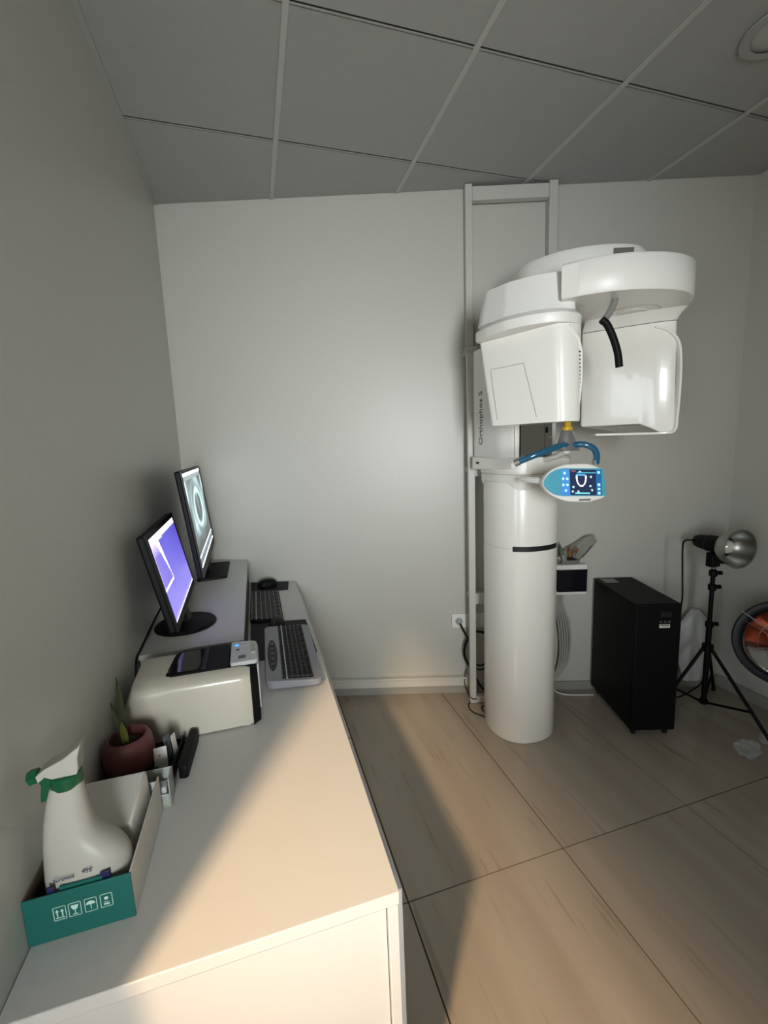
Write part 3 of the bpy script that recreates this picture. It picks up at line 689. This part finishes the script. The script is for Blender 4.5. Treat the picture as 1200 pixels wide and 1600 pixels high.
# fixed top arm housing
ho = roundpoly([(.557, 2.145), (.578, 1.93), (.678, 1.827), (.78, 1.784), (.897, 1.774), (1.01, 1.80), (1.08, 1.90), (1.06, 2.12), (.80, 2.28), (.60, 2.30)], .06)
hoM = [((p[0]-.8)*.96+.8, (p[1]-2.0)*.96+2.0) for p in ho]
mp('top_arm', uw(loft([[(p[0], p[1], 2.112) for p in ho], [(p[0], p[1], 2.195) for p in ho], [(p[0], p[1], 2.212) for p in hoM]])), WHITE2)
mp('sensor_window', uw(box(.872, .946, 1.7705, 1.80, 2.150, 2.191)), mat('grey_window', '#6d6c68', .3, noise=.05))
# rotating ring, left shell and right shell
Lf = [(.384, 1.915), (.392, 1.870), (.46, 1.775), (.51, 1.742), (.562, 1.712), (.64, 1.684), (.70, 1.690), (.72, 1.74), (.66, 1.84), (.56, 1.90), (.44, 1.955)]
Lt = [(.410, 1.925), (.418, 1.890), (.478, 1.803), (.525, 1.765), (.570, 1.738), (.634, 1.714), (.69, 1.715), (.72, 1.76), (.68, 1.86), (.58, 1.92), (.46, 1.965)]
Lf2 = roundpoly(Lf, .012, 3); Lt2 = roundpoly(Lt, .012, 3)
mp('rotator_shell', uw(loft([[(*p, 1.958) for p in Lf2], [(*p, 2.082) for p in Lt2], [(p[0]*.98+.0116, p[1]*.98+.0365, 2.0965) for p in Lt2]])), WHITE2)
mp('rotator_seal', uw(prism([(.40, 1.90), (.47, 1.795), (.565, 1.727), (.64, 1.702), (.71, 1.71), (.69, 1.80), (.58, 1.89)], 1.944, 1.958)), WHITE)
Rg = roundpoly([(.636, 1.664), (.71, 1.618), (.78, 1.594), (.85, 1.585), (.96, 1.592), (1.05, 1.622), (1.12, 1.675), (1.19, 1.79), (1.21, 1.93), (1.15, 2.07), (1.02, 2.16), (.85, 2.15), (.80, 2.06), (.722, 1.87)], [0, .04, .04, .04, .05, .05, .05, .06, .06, .06, .06, .06, .06, .04])
def sc(P_, s, c=(.93, 1.88)): return [((p[0]-c[0])*s+c[0], (p[1]-c[1])*s+c[1]) for p in P_]
rgo = mp('rotator_cover', uw(loft([[(*p, 1.984) for p in sc(Rg, .985)], [(*p, 1.990) for p in Rg], [(*p, 2.096) for p in Rg], [(*p, 2.104) for p in sc(Rg, .98)]])), WHITE2)
mp('joint_ring', uw(lathe([(.050, .001), (.052, -.0025), (.055, .001)], (1.0, 1.87, 1.984), n=40, caps=False)), WHITE2, rgo)
mp('joint_ring', uw(lathe([(.098, .001), (.0995, -.002), (.101, .001)], (1.0, 1.87, 1.984), n=48, caps=False)), LINE, rgo)
# forehead support: grey arm and black hook
mp('forehead_arm', tube([U3(*p) for p in curve([(.842, 1.69, 1.988), (.825, 1.67, 1.955), (.795, 1.65, 1.915), (.774, 1.64, 1.893)], 6)], .0, 12, radii=[.012]*19), mat('grey_arm', '#8b8b88', .35, noise=.04))
mp('forehead_support', tube([U3(*p) for p in curve([(.762, 1.62, 1.898), (.782, 1.62, 1.880), (.808, 1.625, 1.835), (.828, 1.63, 1.785), (.836, 1.63, 1.735)], 8)], .0125, 12), BLACK)
# left head (tube side)
A_, B_, C_, D_, E_ = (.383, 1.886), (.614, 1.603), (.700, 1.640), (.722, 1.690), (.470, 1.950)
lp = roundpoly([A_, B_, C_, D_, E_], [.02, .045, .03, .02, .02], 5)
def lh(s, c=(.57, 1.78)): return [((p[0]-c[0])*s+c[0], (p[1]-c[1])*s+c[1]) for p in lp]
lb = [((p[0]-.628)*.80+.628 if p[0] < .628 else p[0], p[1]) for p in lp]
low = roundpoly([(.408, 1.752+.03), (.630, 1.572+.03), (.700, 1.625), (.716, 1.675), (.480, 1.90)], [.02, .045, .03, .02, .02], 5)
head = mp('tube_head', uw(loft([[(p[0]*.985+.0088, p[1]*.985+.026, 1.5505) for p in low], [(*p, 1.560) for p in low], [(*p, 1.892) for p in lp]])), WHITE)
rim = roundpoly([(.362, 1.872), (.392, 1.775), (.438, 1.692), (.497, 1.638), (.560, 1.606), (.630, 1.600), (.700, 1.640), (.722, 1.690), (.60, 1.90), (.46, 1.950)], .025, 4)
rimT = sc(rim, .90, (.57, 1.79))
mp('head_rim', uw(loft([[(*p, 1.893) for p in sc(rim, .985, (.57, 1.79))], [(*p, 1.899) for p in rim], [(*p, 1.926) for p in rim], [(*p, 1.9435) for p in rimT]])), WHITE2)
# inset service panel outline, a fine line wrapped onto the flat face
from mathutils.bvhtree import BVHTree
_b = bmesh.new(); _b.from_mesh(head.data); _t = BVHTree.FromBMesh(_b); hb = BASE[XR_][0]
def onface(s, z):
    t_ = (z-1.56)/(1.892-1.56); a0 = Vector((.408, 1.782)).lerp(Vector(A_), t_); b0 = Vector((.630, 1.602)).lerp(Vector(B_), t_)
    p = a0.lerp(b0, s); q = Vector(U3(p.x, p.y, z)) - hb; d = Vector(U3(.79, .61, 0)).normalized()
    hit = _t.ray_cast(q - d*.3, d); return (hit[0] + hb - d*.0005) if hit[0] else (q+hb)
cs = [(.12, 1.572), (.12, 1.775), (.58, 1.775), (.66, 1.572)]; q4 = []
for a, b in zip(cs, cs[1:]):
    for k in range(8): q4.append(onface(a[0]+(b[0]-a[0])*k/8, a[1]+(b[1]-a[1])*k/8))
q4.append(onface(*cs[-1])); _b.free()
mp('service_panel', tube(q4, .0012, 6), LINE, head)
# ridge and vent grille on the right flank of the left head
f0 = Vector((.640, 1.612)); f1 = Vector((.705, 1.648))
def fl(s, z, o=0): p = f0.lerp(f1, s); return (p.x+.5*o, p.y-.86*o, z)
mp('ridge', uw(tube([fl(.15, 1.885, .002), fl(.75, 1.84, .004), fl(.95, 1.80, .005), fl(1.0, 1.70, .005), fl(.90, 1.62, .004), fl(.72, 1.60, .002)], .0045, 8)), WHITE, head)
for k in range(14):
    z = 1.62+k*.0135; mp('vent_slot', uw(tube([fl(.66, z, .0008), fl(.93, z+.001, .0035)], .0028, 6)), DKGREY, head)
# right head (sensor side)
rp = roundpoly([(.862, 2.012), (1.058, 1.894), (1.10, 1.872), (1.174, 1.846), (1.21, 1.95), (1.19, 2.10), (.95, 2.17)], [.01, .02, .02, .02, .04, .04, .04], 5)
rb = roundpoly([(.850, 1.970), (1.050, 1.850), (1.09, 1.822), (1.158, 1.800), (1.195, 1.92), (1.17, 2.06), (.94, 2.13)], [.01, .02, .02, .02, .04, .04, .04], 5)
def zb_(p): return 1.545 - .042*max(0, min(1, (p[0]-1.045)/.07))
hd2 = mp('sensor_head', uw(loft([[(*p, zb_(p)-.006) for p in sc(rb, .975, (1.03, 1.98))], [(*p, zb_(p)) for p in rb], [(*p, 1.942) for p in rp]])), WHITE)
rt_ = sc(rp, 1.0, (1.03, 2.0)); flare = [(p[0]+.01, p[1]-.055) for p in rt_]
mp('head_top', uw(loft([[(*p, 1.9445) for p in rp], [((p[0]-1.03)*1.02+1.03, p[1]-.02, 1.965) for p in rp], [((p[0]-1.03)*1.06+1.03, p[1]-.05, 1.9835) for p in rp]])), WHITE)
rimp = [(1.095, 1.862, 1.925), (1.135, 1.840, 1.905), (1.168, 1.825, 1.86), (1.178, 1.820, 1.80), (1.174, 1.808, 1.70), (1.160, 1.792, 1.56), (1.150, 1.788, 1.505), (1.11, 1.795, 1.497), (1.02, 1.842, 1.498), (.89, 1.91, 1.501)]
def ribbon(P_, wd):
    rings = []
    for i, p in enumerate(P_):
        a = Vector(P_[max(i-1, 0)]); b = Vector(P_[min(i+1, len(P_)-1)]); tg = (b-a).normalized(); dn_ = Vector((.15, 1, 0)).normalized(); sd = tg.cross(dn_).normalized()
        p = Vector(p); rings.append([p+sd*wd, p-sd*wd, p-sd*wd+dn_*.10, p+sd*wd+dn_*.10])
    return loft(rings)
mp('outer_fin', uw(ribbon(curve(rimp, 4), .0045)), WHITE, bevel=.002)
mp('seam', uw(prism(sc(rp, .992, (1.03, 1.99)), 1.9415, 1.9450)), DKGREY, hd2)

# ================================================================ WALL FRAME BEHIND THE UNIT
t = thing('steel_wall_frame', (.66, WB-.03, .03), 'white painted steel frame fixed to the back wall behind the x-ray unit', 'frame', WALLF)
obj('post', box(.424, .460, 2.392, WB-.001, 1.985, ZC-.002), FRAMEW, t, bevel=.002)
obj('post', box(.846, .890, 2.392, WB-.001, .95, ZC-.002), FRAMEW, t, bevel=.002)
obj('top_bar', box(.4605, .8455, 2.392, 2.43, 2.694, 2.758), FRAMEW, t, bevel=.002)
obj('bracket', box(.412, .475, 2.36, WB-.001, 1.945, 1.984), FRAMEW, t, bevel=.002)
obj('post', box(.414, .449, 2.32, 2.36, .004, 1.944), FRAMEW, t, bevel=.002)
for z0, z1 in ((1.31, 1.375), (.598, .66), (.004, .04)):
    obj('cross_bar', box(.4495, .80, 2.325, 2.36, z0, z1), FRAMEW, t, bevel=.002)
obj('spacer', box(.42, .445, 2.36, WB-.001, 1.33, 1.36), FRAMEW, t)
obj('spacer', box(.42, .445, 2.36, WB-.001, .61, .64), FRAMEW, t)

# ================================================================ SOCKETS, BREAKER BOX, CABLES, FLOWERS
def socket(u0, lab, grp=None):
    t = thing('power_socket', (u0+.04, WB, .455), lab, 'socket', WALLF)
    obj('plate', box(u0, u0+.084, WB-.010, WB-.0005, .412, .498), WHITE2, t, bevel=.004)
    obj('well', lathe([(.022, .002), (.0215, 0), (.018, -.003), (.0001, -.003)], (u0+.042, WB-.0102, .455), (0, -1, 0), 28), LGREY, t)
    return t
socket(.330, 'leftmost white wall socket, with a black plug, left of the frame post')
socket(.4145, 'white wall socket half behind the lower frame post')
socket(.499, 'white wall socket seen between the frame post and the column')
def cab(name, pts, r, m, lab, base, frame=WALLF, n=6, cat='cable'):
    return obj(name, tube(curve(pts, n), r, 8), m, base=base, frame=frame, label=lab, cat=cat)
t = thing('power_cable', (.375, WB-.03, .445), 'black power cable with plug looping down from the leftmost socket', 'cable', WALLF)
obj('plug', lathe([(.017, 0), (.018, .012), (.012, .026), (.006, .032)], (.372, WB-.0135, .455), (0, -1, 0), 20), LGREY, t, label='pale plug body')
obj('cord', tube(curve([(.372, WB-.045, .455), (.385, WB-.055, .43), (.408, WB-.058, .38), (.425, WB-.06, .345)], 6), .0055, 8), BLACK, t)
cab('black_cable', [(.458, WB-.045, .46), (.435, WB-.052, .40), (.402, WB-.055, .33), (.396, WB-.055, .26), (.42, WB-.055, .20), (.45, WB-.055, .17)], .007, BLACK, 'thick black cable bulging out left of the frame post', (.42, WB-.03, .3))
cab('black_cable', [(.412, WB-.03, .33), (.395, WB-.03, .28), (.404, WB-.03, .22), (.435, WB-.03, .16)], .004, BLACK, 'thin black cable running inside the thick one left of the post', (.42, WB-.03, .25))
cab('black_cable', [(.455, WB-.05, .405), (.48, WB-.055, .405), (.51, WB-.05, .395), (.54, WB-.05, .36)], .007, BLACK, 'black cable arching between the frame post and the column, topmost', (.5, WB-.03, .4))
cab('black_cable', [(.45, WB-.045, .205), (.485, WB-.055, .195), (.51, WB-.05, .20), (.54, WB-.05, .22)], .005, BLACK, 'black cable sagging low between the frame post and the column', (.5, WB-.03, .2))
cab('black_cable', [(.45, WB-.045, .18), (.485, WB-.05, .165), (.52, WB-.045, .175)], .004, BLACK, 'lower thin black cable sagging just below another between post and column', (.5, WB-.03, .17))
cab('black_cable', [(.45, WB-.05, .13), (.47, WB-.055, .10), (.49, WB-.05, .06), (.52, WB-.05, .03)], .005, BLACK, 'black cable hanging to the floor just behind the frame foot', (.5, WB-.03, .05))
cab('floor_wire', [(.41, WB-.03, .16), (.398, WB-.03, .11), (.40, WB-.05, .06), (.42, 2.312, .04), (.45, 2.312, .035)], .0025, BLACK, 'fine black wire crossing the foot of the frame post', (.41, 2.4, .03))
cab('floor_wire', [(.44, 2.37, .004), (.400, 2.30, .004), (.41, 2.24, .004), (.455, 2.20, .004), (.50, 2.17, .004), (.475, 2.235, .004), (.47, 2.28, .004), (.52, 2.31, .004)], .003, BLACK, 'black wire looped on the floor at the left foot of the column', (.45, 2.25, 0), n=8)

t = thing('breaker_box', (1.01, WB, .69), 'small white breaker box with a smoked window on the back wall right of the column', 'breaker box', WALLF)
obj('housing', box(.915, 1.092, 2.385, WB-.0005, .612, .788), WHITE2, t, bevel=.006)
obj('window', prism(roundpoly([(.925, 2.372), (1.084, 2.372), (1.090, 2.386), (.918, 2.386)], .003), .634, .762), DKWIN, t, bevel=.003)
obj('window_catch', box(.955, .985, 2.369, 2.373, .705, .712), BLACK, t)
# bouquet
t = thing('flower_bouquet', (.99, 2.42, .79), 'small wrapped bouquet of dried orange flowers lying on top of the breaker box', 'flowers', WALLF)
def crumple(cu_, cw_, cz, ru, rw, rz_, seed, n=16, mrows=9, amp=.25, flat=False):
    rnd = random.Random(seed); rings = []
    for j in range(mrows):
        v = j/(mrows-1); th_ = math.pi*(.02+.96*v)
        ring = []
        for k in range(n):
            a = 2*math.pi*k/n; s = 1+rnd.uniform(-amp, amp)
            ring.append((cu_+ru*s*math.sin(th_)*math.cos(a), cw_+rw*s*math.sin(th_)*math.sin(a), cz-rz_*s*math.cos(th_) if not flat else max(.0015, cz-rz_*s*math.cos(th_))))
        rings.append(ring)
    return loft(rings)
def sheet(pts, seed, amp=.011):
    # crumpled triangular wrap from a list of (u,w,z) fan points
    rnd = random.Random(seed); bm = bmesh.new(); c = Vector(pts[0]); P_ = [Vector(p) for p in pts[1:]]; R_ = []
    for s in (.08, .3, .5, .7, .85, 1):
        R_.append([bm.verts.new(c.lerp(p, s) + Vector((rnd.uniform(-1, 1), rnd.uniform(-1, 1), rnd.uniform(-1, 1)))*amp*s) for p in P_])
    for a, b in zip(R_, R_[1:]):
        for i in range(len(P_)-1): bm.faces.new((a[i], a[i+1], b[i+1], b[i]))
    r = bmesh.ops.extrude_face_region(bm, geom=bm.faces[:])
    bmesh.ops.translate(bm, verts=[v for v in r['geom'] if isinstance(v, bmesh.types.BMVert)], vec=(0, .0012, 0))
    return bm
WRAP = mat('tissue_wrap', '#8f8e84', .6, alpha=.9, noise=.08)
obj('wrapper', sheet([(1.0, 2.40, .825), (1.05, 2.36, .83), (1.10, 2.37, .87), (1.135, 2.38, .93), (1.125, 2.40, .965), (1.08, 2.41, .955), (1.04, 2.42, .91), (1.0, 2.43, .88)], 3), WRAP, t)
obj('wrapper', sheet([(.98, 2.41, .80), (.94, 2.37, .81), (.925, 2.38, .88), (.94, 2.41, .92), (.97, 2.42, .87), (1.0, 2.425, .90), (1.03, 2.425, .87)], 4), WRAP, t)
obj('wrapper', crumple(.955, 2.405, .822, .03, .022, .020, 5), mat('crumpled_foil_wrap', '#9a9b96', .4, noise=.1, scale=30), t)
for k in range(9):
    a = -.9+.22*k; x = 1.012+.022*math.sin(a*1.1); 
    obj('flower', leaf(x, 2.395+.003*(k % 3), .822, .055+.018*((k*7) % 4)/3, .0065, (.022*math.sin(a), 0), PETAL, .3*k), PETAL if k % 3 else LEAFY, t)
obj('stems', crumple(1.0, 2.40, .822, .035, .012, .010, 8), SOIL, t)
obj('glass_dish', loft([superell(.995, 2.415, rx, .026, z, 3, 24) for z, rx in ((.7885, .055), (.806, .062), (.812, .064))]), mat('cloudy_glass', '#8f928d', .2, trans=.3, noise=.05), base=(.995, 2.415, .7885), frame=WALLF,
    label='shallow cloudy glass dish under the bouquet on the breaker box', cat='dish')
t = thing('conduit_bundle', (.93, WB-.03, .3), 'bundle of grey conduits looping down from the breaker box beside the column', 'conduit', WALLF)
for k in range(5):
    d = k*.010
    obj('conduit', tube(curve([(.925+d*.8, WB-.03-.004*k, .611), (.925+d, WB-.03, .55), (.945+d*1.3, WB-.03-.004*k, .44), (.958+d*1.4, WB-.035, .32), (.955+d*1.2, WB-.035, .20), (.93+d*.6, WB-.04, .12), (.905+d*.2, WB-.04, .085)], 6), .006, 8), GCABLE, t)
cab('white_cable', [(.88, WB-.03, .09), (.90, WB-.04, .05), (.94, WB-.055, .012), (1.0, WB-.075, .006), (1.07, WB-.08, .006), (1.14, WB-.08, .006)], .005, WCABLE, 'white cable on the floor between the column and the black cabinet', (1.0, WB-.05, 0))

# ================================================================ UPS CABINET
u0, u1, w0, w1, z0, z1 = 1.149, 1.366, 1.992, 2.425, .04, .692
t = thing('ups_cabinet', ((u0+u1)/2, (w0+w1)/2, 0), 'tall black steel battery backup cabinet on castors by the back wall', 'cabinet', WALLF)
obj('body', box(u0, u1, w0+.012, w1, z0, z1), UPSB, t, bevel=.003)
fpn = obj('front_panel', box(u0+.002, u1-.002, w0, w0+.0115, z0, z1-.003), BLACK, t, bevel=.003)
obj('display', box(u0+.118, u0+.168, w0-.002, w0+.001, z1-.062, z1-.036), DKGREY, fpn, bevel=.001)
obj('barcode_label', box(u0+.112, u0+.162, w0-.001, w0+.001, z1-.116, z1-.098), PAPER, fpn)
bm = bmesh.new(); xx = u0+.114; rnd = random.Random(2)
while xx < u0+.158:
    wv = rnd.choice((.0006, .0012, .0018)); box(xx, xx+wv, w0-.0015, w0-.0005, z1-.108, z1-.1, bm); xx += wv+.0012
obj('barcode', bm, BLACK, fpn)
for k in range(3): obj('indicator', box(u0+.113+k*.02, u0+.123+k*.02, w0-.001, w0+.001, z1-.090, z1-.082), INK, fpn)
obj('paper_sticker', box(u0+.025, u0+.10, w1-.085, w1-.01, z1-.0002, z1+.0008), mat('dull_paper', '#8c9088', .6, noise=.05), t)
for a in (u0+.03, u1-.03):
    for b in (w0+.035, w1-.035):
        c_ = obj('castor', lathe([(.014, -.008), (.016, -.006), (.016, .006), (.014, .008)], (a, b, .0165), (1, 0, 0), 20), DKGREY, t)
        obj('fork', box(a-.012, a+.012, b-.006, b+.006, .034, .041), UPSB, t)

# ================================================================ STUDIO LAMP ON STAND
sx, sy = 2.23, 1.60
t = thing('light_stand', (sx, sy, 0), 'black tripod light stand in the right corner holding a silver dish lamp', 'tripod')
obj('lower_tube', tube([(sx, sy, .055), (sx, sy, .50)], .0135, 14), BLACK, t)
obj('upper_tube', tube([(sx, sy, .50), (sx, sy, .80)], .0105, 14), BLACK, t)
obj('collar', lathe([(.016, 0), (.026, .004), (.026, .04), (.018, .045)], (sx, sy, .345), n=20), BLACK, t)
obj('lower_hub', lathe([(.014, 0), (.02, .004), (.02, .025), (.014, .03)], (sx, sy, .045), n=20), BLACK, t)
feet = [(2.205, 1.225, .01), (2.475, 1.725, .01), (1.985, 1.668, .01)]
for f in feet:
    f = Vector(f); top = Vector((sx, sy, .365)); d = Vector((f.x-sx, f.y-sy, 0)).normalized()
    lg = obj('leg', tube([top+d*.024, f+Vector((0, 0, .004))], .0085, 10), BLACK, t)
    obj('foot_cap', lathe([(.010, 0), (.011, .01), (.010, .03)], f+Vector((0, 0, -.009))+d*.002, n=12), DKGREY, lg)
    m_ = (top+d*.024).lerp(f, .62)
    obj('brace', tube([Vector((sx, sy, .06))+d*.016, m_], .0065, 8), BLACK, t)
for z in (.497, .70, .775):
    kk = obj('clamp', lathe([(.014, 0), (.019, .004), (.019, .03), (.014, .034)], (sx, sy, z-.017), n=18), BLACK, t)
    obj('knob', lathe([(.006, 0), (.006, .012), (.011, .014), (.011, .028)], (sx+.014, sy-.004, z), (1, -.3, 0), 14), BLACK, kk)
obj('lever', tube([(sx+.04, sy-.012, .70), (sx+.068, sy-.02, .694)], .0025, 6), LGREY, t)
obj('bracket', prism(roundpoly([(sx-.036, sy-.02), (sx+.022, sy-.02), (sx+.022, sy+.02), (sx-.036, sy+.02)], .008), .812, .885), BLACK, t, bevel=.004)
obj('tilt_knob', lathe([(.008, 0), (.008, .018), (.018, .02), (.018, .036)], (sx+.02, sy-.006, .84), (1, -.3, 0), 14), BLACK, t)
obj('spigot', tube([(sx, sy, .80), (sx, sy, .815)], .009, 12), SILVER, t)
# lamp head with reflector
hx = Vector((sx-.002, sy, .928)); ax = (Vector(U3(.20, -.98, 0))).normalized(); ax.z = .02; ax.normalize()
lt = thing('studio_lamp', hx, 'studio flash lamp with a round spun silver reflector on the tripod stand', 'lamp')
obj('lamp_body', lathe([(.020, -.115), (.030, -.105), (.036, -.085), (.040, -.04), (.042, .02), (.040, .035)], hx, ax, 24), BLACK, lt)
for k in range(3): obj('rib', lathe([(.040, -.001), (.0435, 0), (.0435, .006), (.040, .007)], hx+ax*(-.03+k*.02), ax, 24, caps=False), DKGREY, lt)
obj('yoke', box(sx-.012, sx+.010, sy-.008, sy+.008, .8855, .90), BLACK, lt)
out_ = [(.036, .034), (.050, .038), (.072, .062), (.086, .090), (.0925, .115), (.095, .128), (.0975, .130), (.0965, .133), (.0915, .131), (.088, .116), (.081, .090), (.067, .063), (.046, .042), (.038, .040)]
obj('reflector', lathe(out_, hx, ax, 48, caps=False), BRUSH, lt)
obj('socket_ring', lathe([(.034, .036), (.044, .044), (.045, .064), (.040, .067), (.036, .060)], hx, ax, 32, caps=False), BLACK, lt)
obj('bulb', lathe([(.032, .036), (.036, .062), (.033, .076), (.022, .088), (.0001, .093)], hx, ax, 28), BULB, lt)
obj('lamp_cord', tube(curve([tuple(hx-ax*.112), (sx-.118, sy+.07, .945), (sx-.125, sy+.075, .90), (sx-.12, sy+.07, .75), (sx-.125, sy+.06, .62), (sx-.155, sy+.06, .53), (sx-.20, sy+.07, .44)], 8), .0042, 8), BLACK, lt)
obj('power_cord', tube(curve([(sx-.16, 1.70, .10), (sx-.10, 1.70, .045), (sx-.02, 1.71, .03), (sx+.05, 1.70, .06), (sx+.075, 1.67, .12), (sx+.055, 1.63, .26), (sx+.04, 1.625, .42), (sx+.032, 1.62, .60), (sx+.028, 1.612, .80), (sx+.02, 1.63, .90)], 6), .004, 8), BLACK, lt)

# milky plastic bag hanging behind the stand
bm = bmesh.new(); rnd = random.Random(11); rings = []
for j in range(10):
    v = j/9; ring = []; uc = 1.715; hw = (.06+.035*math.sin(v*2.2))*(1 if v < .8 else 1-.75*(v-.8)/.2)
    for k in range(14):
        a = 2*math.pi*k/14; s = 1+rnd.uniform(-.16, .16)
        ring.append((uc+hw*s*math.cos(a), 2.395+.03*s*math.sin(a), .075+.42*v))
    rings.append(ring)
obj('plastic_bag', loft(rings), BAG, frame=WALLF, base=(1.715, 2.4, .075), label='crumpled milky plastic bag against the back wall behind the tripod', cat='bag', smooth=60)
# clear film on the floor
bm = crumple(2.10, 1.29, .030, .060, .045, .030, 21, flat=True)
obj('plastic_wrap', bm, FILM, base=(2.10, 1.29, 0), label='crumpled clear plastic wrap on the floor near the tripod foot', cat='wrap', smooth=0)
bm = crumple(2.265, 1.30, .030, .040, .045, .028, 22, flat=True, n=14)
obj('plastic_wrap', bm, FILM, base=(2.265, 1.30, 0), label='smaller clear plastic wrap right behind the front tripod leg', cat='wrap', smooth=0)

# ================================================================ DISH HEATER AT THE RIGHT EDGE
hc = Vector((2.305, 1.30, .505)); hax = Vector((-.72, -.68, .20)).normalized(); 
t = thing('dish_heater', (2.42, 1.12, 0), 'round dish heater with a dark blue rim and mirrored bowl at the right edge', 'heater')
obj('rim', lathe([(.158, -.002), (.172, .006), (.196, .002), (.200, -.010), (.196, -.022), (.160, -.016)], hc, hax, 64, caps=False), NAVYM, t)
obj('bowl', lathe([(.160, -.002), (.150, -.016), (.135, -.028), (.10, -.050), (.06, -.066), (.02, -.072), (.02, -.082), (.08, -.072), (.13, -.048), (.166, -.014)], hc, hax, 64, caps=False), CHROME, t)
el = []
for k in range(60): el.append((.018+.0*k, k))
s_ = hax.orthogonal().normalized(); t2 = hax.cross(s_)
obj('heating_element', tube([hc+hax*(-.045+.0011*k) + (s_*math.cos(k*.9)+t2*math.sin(k*.9))*(.035 - .0002*k) for k in range(60)], .005, 8), COPPER, t)
obj('element_core', lathe([(.022, -.07), (.022, .01), (.012, .018)], hc, hax, 20), mat('red_ceramic', '#8a3a22', .4, noise=.15), t)
def gp(r, a, h): return hc + hax*h + (s_*math.cos(a)+t2*math.sin(a))*r
gd = obj('wire_guard', tube([gp(.11, 2*math.pi*k/48, .040) for k in range(49)], .0013, 6), CHROME, t)
obj('guard_ring', tube([gp(.05, 2*math.pi*k/32, .052) for k in range(33)], .0013, 6), CHROME, gd)
for k in range(8):
    a = 2*math.pi*k/8+.2; obj('guard_wire', tube([gp(.172, a, .004), gp(.11, a, .040), gp(.05, a, .052)], .0013, 6), CHROME, gd)
rod_a = math.atan2((Vector((0, 0, 1)).dot(t2)), Vector((0, 0, 1)).dot(s_))
obj('bracket', tube([tuple(hc+hax*.005+Vector((-.115, .125, .135))*1.0), tuple(hc+hax*.03+Vector((-.045, .035, .055)))], .003, 8), GREY, t)
obj('motor_box', lathe([(.055, -.070), (.060, -.10), (.05, -.13), (.02, -.14)], hc, hax, 28), NAVYM, t)
bq = hc+hax*-.12; bq2 = Vector((2.42, 1.12, 0))
obj('pole', tube([tuple(bq), (2.44, 1.26, .34), (bq2.x, bq2.y, .02)], .014, 14), NAVYM, t)
obj('base', lathe([(.13, .0005), (.132, .01), (.06, .028), (.02, .034)], (bq2.x, bq2.y, 0), n=48), NAVYM, t)
